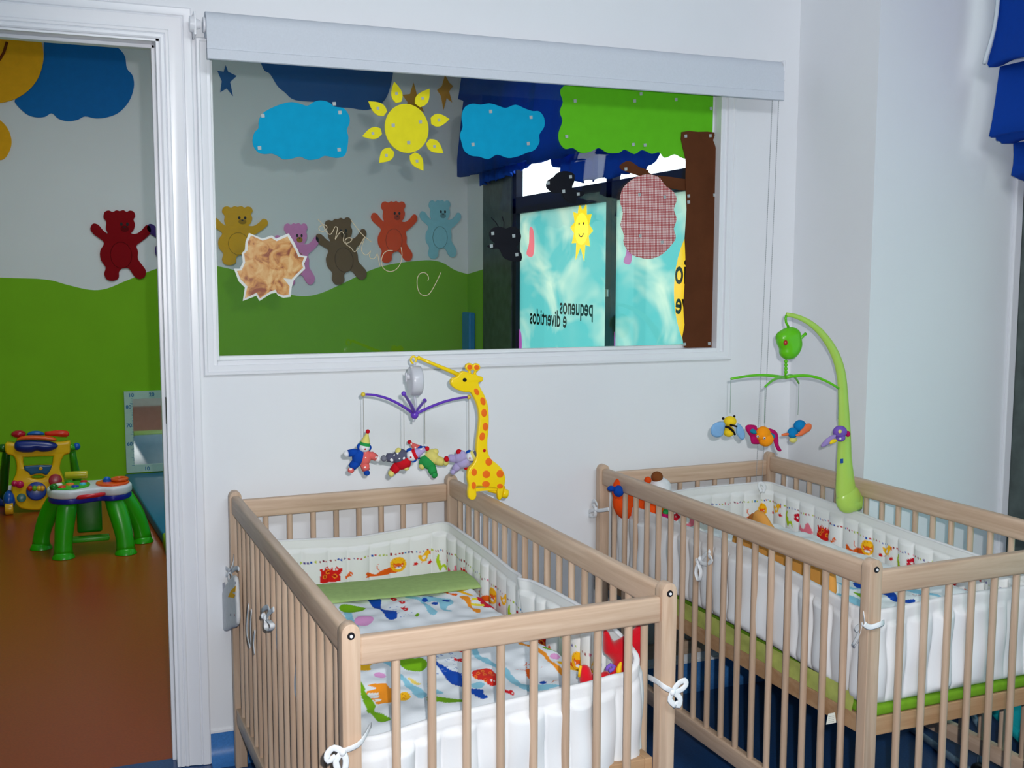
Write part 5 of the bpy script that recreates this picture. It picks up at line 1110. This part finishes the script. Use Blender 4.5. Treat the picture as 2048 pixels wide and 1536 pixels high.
yb = fab('bee_yellow', (244, 208, 40)); bk = fab('bee_black', (26, 22, 24)); sb = fab('wing_sky_blue', (128, 176, 222)); orp = fab('orange_satin', (246, 150, 24)); mg = fab('magenta_plush', (180, 20, 96)); tq = fab('teal_plush', (30, 120, 150)); bl2 = fab('azure_plush', (18, 128, 192)); co = fab('coral_plush', (236, 120, 76)); vp = fab('violet_plush', (124, 92, 190)); lv = fab('lavender_plush', (158, 136, 196))
def hpuff(n_, pts, dep, m, par, dy): return puff(n_, smooth_poly(px_y(zm(pts, (1380, 600), 4.8), YN + dy), 3), dep, .0028, 'y', YN + dy, m, par, org=L2)
d = -.02; bee = build('bee_toy', addball(ball(H(385, 1165, d), (.0185, .018, .015)), H(372, 1262, d), (.0165, .017, .0155)), yb, m2, 9)
build('stripe', addtube(tube([H(338, 1215, d - .017), H(375, 1225, d - .021), H(410, 1255, d - .018), H(430, 1290, d - .008)], .0034, 8), [H(385, 1200, d - .016), H(415, 1205, d - .017), H(448, 1215, d - .008)], .0026, 8), bk, bee, 9)
build('antenna', addball(ball(H(318, 1138, d), .004), H(425, 1118, d), .0035), bk, bee, 9)
hpuff('wing', [(335, 1180), (290, 1168), (235, 1185), (200, 1235), (205, 1290), (245, 1318), (300, 1310), (325, 1270)], .005, sb, bee, d); hpuff('wing', [(455, 1185), (495, 1210), (525, 1270), (525, 1320), (500, 1345), (470, 1320), (440, 1270)], .005, sb, bee, d)
d = -.11; bf = build('butterfly_toy', addball(ball(H(700, 1285, d), (.0225, .018, .021)), H(728, 1330, d), (.0235, .019, .0225)), orp, m2, 9)
hpuff('wing', [(640, 1215), (600, 1198), (550, 1200), (530, 1230), (555, 1280), (580, 1320), (590, 1375), (630, 1385), (680, 1375), (660, 1300)], .006, mg, bf, d + .008); hpuff('wing', [(745, 1235), (790, 1240), (835, 1270), (848, 1330), (850, 1390), (878, 1440), (865, 1455), (835, 1440), (810, 1380), (790, 1310)], .006, mg, bf, d + .008)
hpuff('ear', [(575, 1265), (595, 1235), (630, 1250), (640, 1285), (605, 1285)], .004, tq, bf, d - .010); hpuff('ear', [(770, 1275), (800, 1285), (820, 1310), (795, 1335), (770, 1310)], .004, tq, bf, d - .010)
for x, y in ((650, 1310), (715, 1325)): build('eye', addball(ball(H(x, y, d - .021), .0034), H(x + 2, y + 2, d - .0235), .0018), [F_wh], bf, 9); build('pupil', ball(H(x + 3, y + 3, d - .0245), .0017), bk, bf, 9)
d = .10; bg = build('bug_toy', addball(ball(H(1055, 1210, d), (.020, .018, .019)), H(985, 1275, d), (.0165, .015, .0165)), bl2, m2, 9)
hpuff('wing', [(1010, 1300), (1050, 1270), (1100, 1200), (1145, 1185), (1168, 1205), (1155, 1250), (1110, 1280), (1060, 1308)], .006, co, bg, d - .015); hpuff('wing', [(875, 1295), (900, 1280), (950, 1275), (950, 1295), (900, 1308)], .004, co, bg, d); build('foot', ball(H(990, 1342, d), (.013, .009, .009)), F_ye, bg, 9)
d = -.045; dg_ = build('dragonfly_toy', addball(ball(H(1440, 1265, d), (.022, .018, .018)), H(1445, 1320, d), (.014, .014, .012)), vp, m2, 9)
hpuff('wing', [(1400, 1290), (1340, 1310), (1290, 1350), (1258, 1395), (1268, 1415), (1320, 1395), (1380, 1350)], .005, lv, dg_, d - .006); hpuff('belly', [(1370, 1335), (1410, 1340), (1400, 1365), (1350, 1385), (1340, 1370)], .005, yb, dg_, d - .012); build('nose', ball(H(1515, 1285, d), (.007, .008, .009)), mg, dg_, 9)
build('spot', ball(H(1440, 1262, d - .017), (.006, .003, .006)), F_ye, dg_, 9); build('eye', ball(H(1442, 1330, d - .0135), .0034), F_wh, dg_, 9)
for k, y_ in ((0, 1110), (2, 1225), (3, 1160), (1, 1225)):
    e = tips[k]; q = H(0, y_, (-.02, -.045, -.11, .10)[k]); build('string', tube([e, Vector((e.x, e.y, q.z))], .0008, 6), mat('green_grey_string', (120, 150, 130), .6), m2)

# ------------------------------------------------------------ soft toys and cushion in the cribs
ZD = lambda p: zm(p, (1000, 1180), 5.689)
rt = tag(empty('plush_toy', tuple(U(1270, 1330, y=1.93))), 'red plush toy with pointed tips in the near right corner of the left crib', 'soft toy'); LR = Vector(rt.location)
RP = mat('red_velour', (206, 14, 34), .9, .15, (30, .12), (300, .4, .001), sheen=.4)
puff('body', smooth_poly(px_y(ZD([(1178, 500), (1185, 462), (1212, 455), (1235, 480), (1265, 545), (1297, 575), (1345, 568), (1445, 508), (1540, 435), (1578, 398), (1612, 415), (1640, 520), (1668, 650), (1655, 770), (1600, 870), (1560, 960), (1520, 1060), (1330, 1080), (1230, 960), (1290, 880), (1280, 815), (1215, 745), (1182, 700)]), 1.93), 3), .022, .004, 'y', 1.93, RP, rt, round_r=.035, org=LR)
puff('foot', smooth_poly(px_y(ZD([(905, 1000), (900, 920), (925, 865), (975, 850), (1020, 880), (1050, 950), (1110, 960), (1190, 930), (1240, 940), (1250, 1040), (1100, 1100), (930, 1080)]), 1.90), 3), .016, .004, 'y', 1.90, RP, rt, org=LR)
build('trim_stripe', tube([U(*ZD([p])[0], y=1.893) - LR for p in ((1378, 820), (1362, 860), (1352, 905), (1350, 960))], [.002, .0045, .006, .006], 8), mat('yellow_felt', (240, 190, 20), .8), rt, 9)
build('trim_stripe', tube([U(*ZD([p])[0], y=1.886) - LR for p in ((918, 862), (908, 920), (900, 990))], .003, 8), MATS['yellow_felt'], rt, 9)
build('purple_patch', tube([U(*ZD([p])[0], y=1.885) - LR for p in ((1215, 915), (1225, 880), (1260, 850), (1300, 870), (1280, 905), (1240, 925))], .004, 8), vp, rt, 9)
cu_ = tag(empty('cushion', tuple(U(1570, 1150, x=1.665))), 'flat tan cushion with a pointed ear, leaning on the left side of the right crib', 'cushion'); LC = Vector(cu_.location)
TAN = mat('tan_brushed_cotton', (214, 152, 74), .85, .15, (20, .05), (200, .2, .001))
puff('body', smooth_poly(px_x([(1506, 1040), (1511, 1024), (1517, 1020), (1528, 1028), (1540, 1047), (1556, 1068), (1574, 1090), (1586, 1098), (1600, 1098), (1630, 1106), (1664, 1118), (1668, 1150), (1664, 1200), (1600, 1215), (1470, 1150), (1467, 1100), (1470, 1066), (1478, 1052), (1492, 1050)], 1.665), 3), .014, .005, 'x', 1.665, TAN, cu_, round_r=.02, org=LC)
puff('back_ear', smooth_poly(px_x([(1500, 1040), (1500, 1030), (1508, 1026), (1516, 1035), (1515, 1052)], 1.69), 3), .008, .004, 'x', 1.69, mat('brown_tan_cotton', (176, 104, 34), .85), cu_, org=LC)
dl = tag(empty('plush_doll', tuple(U(1280, 1000, y=2.93))), 'orange and white stuffed doll with blue hand at the back left of the right crib', 'soft toy'); LD = Vector(dl.location)
K = lambda a, b_, dy=0: U(1180 + a / 6.827, 920 + b_ / 6.827, y=2.93 + dy) - LD
OP = fab('orange_plush', (228, 76, 20))
body = build('body', addball(addball(ball(K(560, 560), (.062, .035, .062)), K(430, 420), (.03, .028, .045)), K(840, 700), (.055, .035, .045)), OP, dl, 9)
build('head', addball(ball(K(960, 390), (.036, .034, .036)), K(880, 520), (.026, .03, .03)), F_wh, dl, 9)
build('hair', ball(K(915, 232), (.0185, .02, .018)), fab('brown_plush', (126, 72, 36)), dl, 9)
build('ear', ball(K(790, 275), (.011, .012, .011)), OP, dl, 9)
build('hand', addball(ball(K(390, 425, -.02), (.016, .018, .018)), K(290, 390, -.01), (.012, .012, .009)), F_bl, dl, 9)
build('patch', ball(K(1045, 640, -.03), (.016, .014, .022)), fab('yellow_plush', (236, 196, 30)), dl, 9)
build('patch', ball(K(1050, 710, -.04), (.014, .012, .012)), F_gr, dl, 9); build('foot', ball(K(1040, 800, -.04), (.020, .018, .020)), mg, dl, 9)

# ------------------------------------------------------------ playroom floor: mats, mirror, toys
bm = bmesh.new(); pts = [(.19, 7.575), (.318, 5.78), (1.9, 5.78), (1.9, 7.575)]
A = [bm.verts.new((*p, .001)) for p in pts]; B = [bm.verts.new((*p, .06)) for p in pts]; bm.faces.new(A); bm.faces.new(B)
for i in range(4): bm.faces.new((A[i], A[i - 1], B[i - 1], B[i]))
bmesh.ops.bevel(bm, geom=list(bm.edges), offset=.008, segments=2, profile=.5, affect='EDGES')
tag(build('floor_mat', bm, mat('blue_vinyl_mat', (12, 112, 150), .45, .4), None, .8), 'blue vinyl play mat on the playroom floor below the mirror', 'mat')
tag(build('foam_wedge', box((.318, 5.53, .001), (1.2, 5.77, .062), .01), mat('lime_vinyl_mat', (130, 170, 24), .5, .4), None, .8), 'lime green foam block at the near end of the blue mat, beside the door jamb', 'foam block')
mr = tag(empty('wall_mirror', (.42, YB, .33)), 'low safety mirror with a ruler-printed white frame, on the green wall', 'mirror'); LM = Vector(mr.location)
rx0, rx1, rz0, rz1 = .203, .66, .066, .616
M_fr = mat('ruler_frame_paper', (176, 206, 196), .6, .3)
bm = bmesh.new(); ring(bm, rx0, rx1, rz0, rz1, .052, YB - .02, YB - .001, .001)
fr_ = build('ruler_frame', bm, M_fr, mr)
for v in fr_.data.vertices: v.co -= LM
mm = mat('mirror_silver', (225, 232, 230), .03, .5, metal=1)
o = build('mirror_glass', box((rx0 + .05, YB - .012, rz0 + .05), (rx1 - .05, YB - .008, rz1 - .05)), mm, mr)
for v in o.data.vertices: v.co -= LM
M_num = mat('blue_number_print', (30, 110, 160), .6)
def num(body, x, z, h=.026):
    cu = bpy.data.curves.new('number', 'FONT'); cu.body = body; cu.size = h * 1.35; cu.align_x = 'CENTER'; cu.offset = .0006
    o = bpy.data.objects.new('number', cu); C.objects.link(o); dg = bpy.context.evaluated_depsgraph_get(); me = bpy.data.meshes.new_from_object(o.evaluated_get(dg)); bpy.data.objects.remove(o)
    for v in me.vertices: v.co = Vector((x + v.co.x, YB - .0212, z + v.co.y)) - LM
    link('number', me, M_num, fr_)
num('10', rx0 + .045, rz1 - .037); num('20', rx0 + .175, rz1 - .037)
for k, s_ in enumerate(('80', '70', '60')): num(s_, rx0 + .026, rz1 - .115 - k * .125)
num('10', rx0 + .13, rz0 + .012)
bm = bmesh.new()
for k in range(44): z = rz0 + .05 + k * .0105; addbox(bm, (rx0 + .045 - (.01 if k % 5 == 0 else 0), YB - .0206, z), (rx0 + .052, YB - .0200, z + .002))
o = build('ruler_marks', bm, M_num, fr_)
for v in o.data.vertices: v.co -= LM

# activity table
at_ = tag(empty('activity_table', (-.02, 5.75, 0)), 'toy activity table with green legs and a white and blue top in the playroom', 'toy table'); LT_ = Vector(at_.location)
M_lg2 = pl('leg_green_plastic', (38, 164, 10)); PLAN = smooth_poly([(-.222, 5.76), (-.20, 5.67), (-.13, 5.62), (-.04, 5.635), (.02, 5.66), (.08, 5.635), (.145, 5.66), (.178, 5.75), (.15, 5.84), (.08, 5.88), (-.03, 5.86), (-.12, 5.90), (-.20, 5.85)], 4)
shr = lambda f, P=PLAN: [(-.022 + (a + .022) * f, 5.757 + (b_ - 5.757) * f) for a, b_ in P]
def tp(n_, pl_, z0, z1, m, par=at_, bev=.006): return plate(n_, pl_, z1 - z0, 'z', (z0 + z1) / 2, m, par, bev=bev, org=LT_)
tp('table_base', shr(.985), .272, .300, pl('deep_blue_plastic', (14, 26, 150))); top_ = tp('table_top', shr(1.0), .297, .340, pl('white_plastic', (216, 222, 232)), bev=.012)
tp('play_pad', ell(-.112, 5.757, .092, .105, 32), .338, .347, pl('pad_green', (52, 170, 30)), top_, .003); tp('play_pad', ell(.085, 5.755, .08, .085, 32), .338, .350, pl('pad_orange', (232, 84, 20)), top_, .003)
cols = [(220, 50, 30), (20, 60, 180), (240, 120, 30), (60, 190, 220), (236, 236, 240), (200, 30, 40), (40, 150, 40)]
for k, (x, y, r_) in enumerate(((-.15, 5.70, .020), (-.09, 5.69, .02), (-.115, 5.76, .022), (-.055, 5.745, .018), (-.165, 5.77, .017), (-.05, 5.81, .018), (-.12, 5.83, .02))):
    build('button', cyl(Vector((x, y, .345)) - LT_, Vector((x, y, .355)) - LT_, r_, r_ * .8, 20, .002), pl('button_%d' % k, cols[k]), top_, .8)
build('green_knob', ball(Vector((-.188, 5.69, .352)) - LT_, (.02, .02, .017)), pl('dark_green_plastic', (10, 110, 20)), top_, 9)
build('roller', cyl(Vector((-.14, 5.87, .375)) - LT_, Vector((-.03, 5.86, .375)) - LT_, .020, seg=24, bev=.007), pl('olive_yellow_plastic', (190, 176, 30)), top_, .8)
build('spinner', addball(cyl(Vector((.06, 5.77, .348)) - LT_, Vector((.06, 5.77, .362)) - LT_, .022, seg=20), Vector((.06, 5.77, .364)) - LT_, (.016, .016, .01)), pl('spinner_blue', (20, 100, 200)), top_, .8)
build('spinner', tube([Vector((.12 + .035 * math.cos(a), 5.76 + .035 * math.sin(a), .36)) - LT_ for a in np.linspace(0, 2 * PI, 20)[:-1]], .009, 8, closed=True), pl('spinner_orange', (214, 96, 30)), top_, 9)
build('carry_handle', tube([Vector(p) - LT_ for p in ((-.085, 5.634, .302), (-.07, 5.622, .306), (-.02, 5.625, .308), (.03, 5.632, .311), (.045, 5.645, .310))], [.008, .0105, .0105, .0105, .008], 12), pl('red_handle', (206, 24, 40)), at_, 9)
for (tx, ty), (fx, fy) in (((-.125, 5.68), (-.155, 5.66)), ((.085, 5.69), (.135, 5.64)), ((-.17, 5.84), (-.265, 5.90)), ((.125, 5.83), (.225, 5.86))):
    P_ = []; n_ = 9
    for i in range(n_):
        f = i / (n_ - 1); g = math.sin(f * PI / 2); P_.append(Vector((tx + (fx - tx) * (g if i < n_ - 1 else 1), ty + (fy - ty) * g, .28 * (1 - f) + .012 * f)) - LT_)
    lg = build('leg', tube(P_, [.042, .046, .047, .046, .045, .043, .042, .043, .048], 20, .8), M_lg2, at_, 9)
    build('foot', addcyl(bmesh.new(), Vector((fx, fy, .0005)) - LT_, Vector((fx, fy, .03)) - LT_, .056, .040, 28, .004), M_lg2, lg, .8)
build('back_panel', box(Vector((-.09, 5.80, .085)) - LT_, Vector((.03, 5.86, .275)) - LT_, .012, 3), pl('panel_green_plastic', (16, 120, 10)), at_, .8)  # panel in a darker green than the legs
build('cross_bar', box(Vector((-.125, 5.73, .052)) - LT_, Vector((.062, 5.79, .078)) - LT_, .008, 3), pl('bar_green_plastic', (60, 170, 30)), at_, .8)

# baby walker
YK = 6.86; wk = tag(empty('baby_walker', tuple(U(70, 1018, y=YK))), 'yellow push-along baby walker with coloured play panel against the green wall', 'toy walker'); wk.location.z = 0; LK = Vector(wk.location)
Z0 = lambda p: zm(p, (0, 840), 7.678)
WK = lambda p, d=YK: px_y(Z0(p), d)
M_wy = pl('walker_yellow', (236, 186, 16))
hole1 = WK([(362, 560), (590, 553), (820, 545), (812, 620), (800, 688), (590, 694), (368, 704), (358, 620)]); hole2 = WK([(470, 868), (530, 840), (600, 832), (670, 848), (700, 862), (660, 885), (585, 898), (510, 890)])
pb = plate('front_panel', smooth_poly(WK([(82, 360), (150, 338), (225, 345), (300, 345), (600, 330), (880, 330), (960, 325), (1075, 318), (1078, 400), (1070, 500), (1000, 525), (960, 580), (935, 640), (920, 740), (950, 830), (985, 920), (985, 1030), (940, 1120), (880, 1230), (800, 1320), (680, 1362), (500, 1370), (330, 1345), (250, 1270), (200, 1150), (178, 1050), (200, 920), (245, 820), (258, 700), (240, 600), (200, 540), (95, 500)]), 3), .07, 'y', YK, M_wy, wk, [hole1, hole2], .012, LK)
def wp(n_, pts, dep, rgb, par=pb, dy=-.04, sm=True): return puff(n_, smooth_poly(WK(pts, YK + dy), 3) if sm else WK(pts, YK + dy), dep, .006, 'y', YK + dy, pl(n_ + '_%d_%d_%d' % rgb, rgb), par, org=LK)
vis = wp('visor', [(215, 400), (240, 335), (330, 310), (540, 308), (760, 325), (880, 375), (870, 430), (760, 480), (640, 490), (560, 470), (500, 495), (380, 500), (270, 480), (225, 440)], .03, (10, 44, 130))
wp('visor_rim', [(245, 315), (300, 260), (450, 235), (700, 240), (850, 275), (858, 325), (740, 318), (520, 305), (330, 308)], .03, (230, 96, 22), dy=-.045)
wp('blue_dome', [(410, 232), (450, 185), (540, 165), (640, 180), (690, 225), (560, 238)], .03, (14, 96, 176), dy=-.02)
build('red_handle', tube([U(*Z0([p])[0], y=YK - .02) - LK for p in ((690, 210), (760, 208), (850, 205), (950, 208), (1030, 214), (1062, 218))], [.012, .014, .018, .021, .019, .008], 16), pl('walker_red', (226, 50, 20)), pb, 9)
build('red_ball', ball(U(*Z0([(285, 215)])[0], y=YK - .02) - LK, (.040, .03, .022)), pl('walker_crimson', (176, 12, 40)), pb, 9)
wp('sticker', [(365, 710), (580, 692), (800, 692), (780, 760), (730, 835), (700, 845), (640, 820), (560, 825), (470, 850), (430, 800), (375, 770)], .003, (16, 84, 130), dy=-.037, sm=False)
build('flower_print', ball(U(*Z0([(625, 745)])[0], y=YK - .042) - LK, (.011, .002, .010)), pl('flower_yellow', (226, 170, 30)), pb, 9)
build('spin_disc', addcyl(bmesh.new(), U(*Z0([(850, 925)])[0], y=YK - .03) - LK, U(*Z0([(850, 925)])[0], y=YK - .055) - LK, .038, .036, 32, .004), pl('disc_crimson', (160, 14, 40)), pb, .8)
build('magenta_knob', addball(ball(U(*Z0([(305, 990)])[0], y=YK - .04) - LK, (.023, .02, .023)), U(*Z0([(225, 975)])[0], y=YK - .045) - LK, (.018, .018, .018)), pl('magenta_plastic', (196, 8, 84)), pb, 9)
bw = build('bowl', addcyl(bmesh.new(), U(*Z0([(560, 1090)])[0], y=YK - .03) - LK, U(*Z0([(560, 1090)])[0], y=YK - .05) - LK, .058, .052, 36, .006), pl('bowl_blue', (18, 56, 150)), pb, .8)
bm = bmesh.new()
for k, x in enumerate((460, 530, 600, 650)): addball(bm, U(*Z0([(x, 1050)])[0], y=YK - .05) - LK, (.016, .016, .017), None, 12, k)
build('beads', bm, [pl('bead_%d' % i, c) for i, c in enumerate(((190, 40, 30), (110, 170, 30), (230, 190, 40), (230, 160, 30)))], bw, 9)
build('dial', addcyl(bmesh.new(), U(*Z0([(330, 1195)])[0], y=YK - .03) - LK, U(*Z0([(330, 1195)])[0], y=YK - .042) - LK, .026, .025, 28, .002), pl('dial_teal', (30, 100, 100)), pb, .8)
build('side_knob', ball(U(*Z0([(1180, 405)])[0], y=YK + .02) - LK, (.020, .02, .022)), pl('knob_blue', (12, 90, 190)), wk, 9)
GK = pl('walker_green', (60, 160, 20)); DG = pl('walker_dark_green', (20, 96, 14))
ghost = YK + .04
build('side_cap', tube([U(*Z0([(1060, 430)])[0], y=YK + .02) - LK, U(*Z0([(1150, 410)])[0], y=YK + .02) - LK], [.024, .02], 16), GK, wk, 9)
for nm, a, b_, m_ in (('rear_leg', [(1110, 480), (1130, 620), (1160, 800), (1200, 1000), (1240, 1180)], [.026, .030, .036, .036, .03], GK), ('rear_leg', [(100, 460), (90, 620), (70, 800), (60, 1000), (40, 1180)], [.028, .034, .036, .036, .03], DG)):
    P_ = [U(*Z0([p])[0], y=YK + .05 + .04 * i) - LK for i, p in enumerate(a)]; P_[-1].z = .05
    build(nm, tube(P_, b_, 16, .7), m_, wk, 9)
    build('rear_wheel', cyl(P_[-1] + Vector((-.02, 0, -.015)), P_[-1] + Vector((.02, 0, -.015)), .034, seg=28, bev=.005), pl('wheel_blue', (20, 60, 150)), wk, .8)
build('side_cap', ball(U(*Z0([(40, 430)])[0], y=YK + .02) - LK, (.03, .025, .024)), DG, wk, 9)
for sx_ in (145, 830):
    c = U(*Z0([(sx_, 1300)])[0], y=YK - .02) - LK; c.z = .045
    bm = ball(c + Vector((0, 0, .035)), (.034, .045, .058)); o = build('wheel_cover', bm, pl('cover_blue', (14, 76, 170)), wk, 9)
    build('front_wheel', cyl(c + Vector((-.022, -.03, -.0095)), c + Vector((.022, -.03, -.0095)), .035, seg=28, bev=.006), pl('wheel_yellow', (226, 170, 30)), wk, .8)

# ------------------------------------------------------------ baby bouncer on the floor beyond the right crib
bo = tag(empty('baby_bouncer', (2.52, 2.25, 0)), 'teal and dark blue baby bouncer on the floor to the right of the right crib', 'bouncer')
gt = mat('grey_blue_tube', (120, 146, 168), .35, .5, metal=.3)
build('frame', addtube(tube([(-.24, -.3, .012), (-.25, .0, .012), (-.2, .28, .012), (0, .33, .012), (.2, .28, .012), (.25, 0, .012), (.24, -.3, .012)], .011, 10), [(-.25, -.05, .012), (-.2, .0, .12), (-.17, .22, .26), (0, .30, .31), (.17, .22, .26), (.2, 0, .12), (.25, -.05, .012)], .010, 10), gt, bo, 9)
P = np.array([[(-.17 + .34 * i / 19, -.30 + .55 * j / 19, .05 + .24 * (j / 19) ** 1.6 + .05 * abs(i / 9.5 - 1) ** 2) for j in range(20)] for i in range(20)])
s_ = grid('seat', P, fab('teal_seat_cloth', (20, 150, 160)), bo); s_.modifiers.new('thickness', 'SOLIDIFY').thickness = .02
P2 = P[3:17, 2:9].copy(); P2[:, :, 2] += .022; s_ = grid('seat_pad', P2, fab('navy_seat_cloth', (28, 40, 110)), bo); s_.modifiers.new('thickness', 'SOLIDIFY').thickness = .015
build('joint', addball(ball((-.25, -.05, .025), (.022, .03, .025)), (.25, -.05, .025), (.022, .03, .025)), pl('joint_black', (20, 20, 24)), bo, 9)

# same printed film, added unseen on our own facade glazing to dim daylight
me = bpy.data.meshes.new('film_sheet'); X = XF + .07
me.from_pydata([(X, -.6, .2), (X, 2.33, .2), (X, 2.33, 1.92), (X, -.6, 1.92)], [], [(0, 1, 2, 3)])
link('film_sheet', me, film, bpy.data.objects['window_2'])
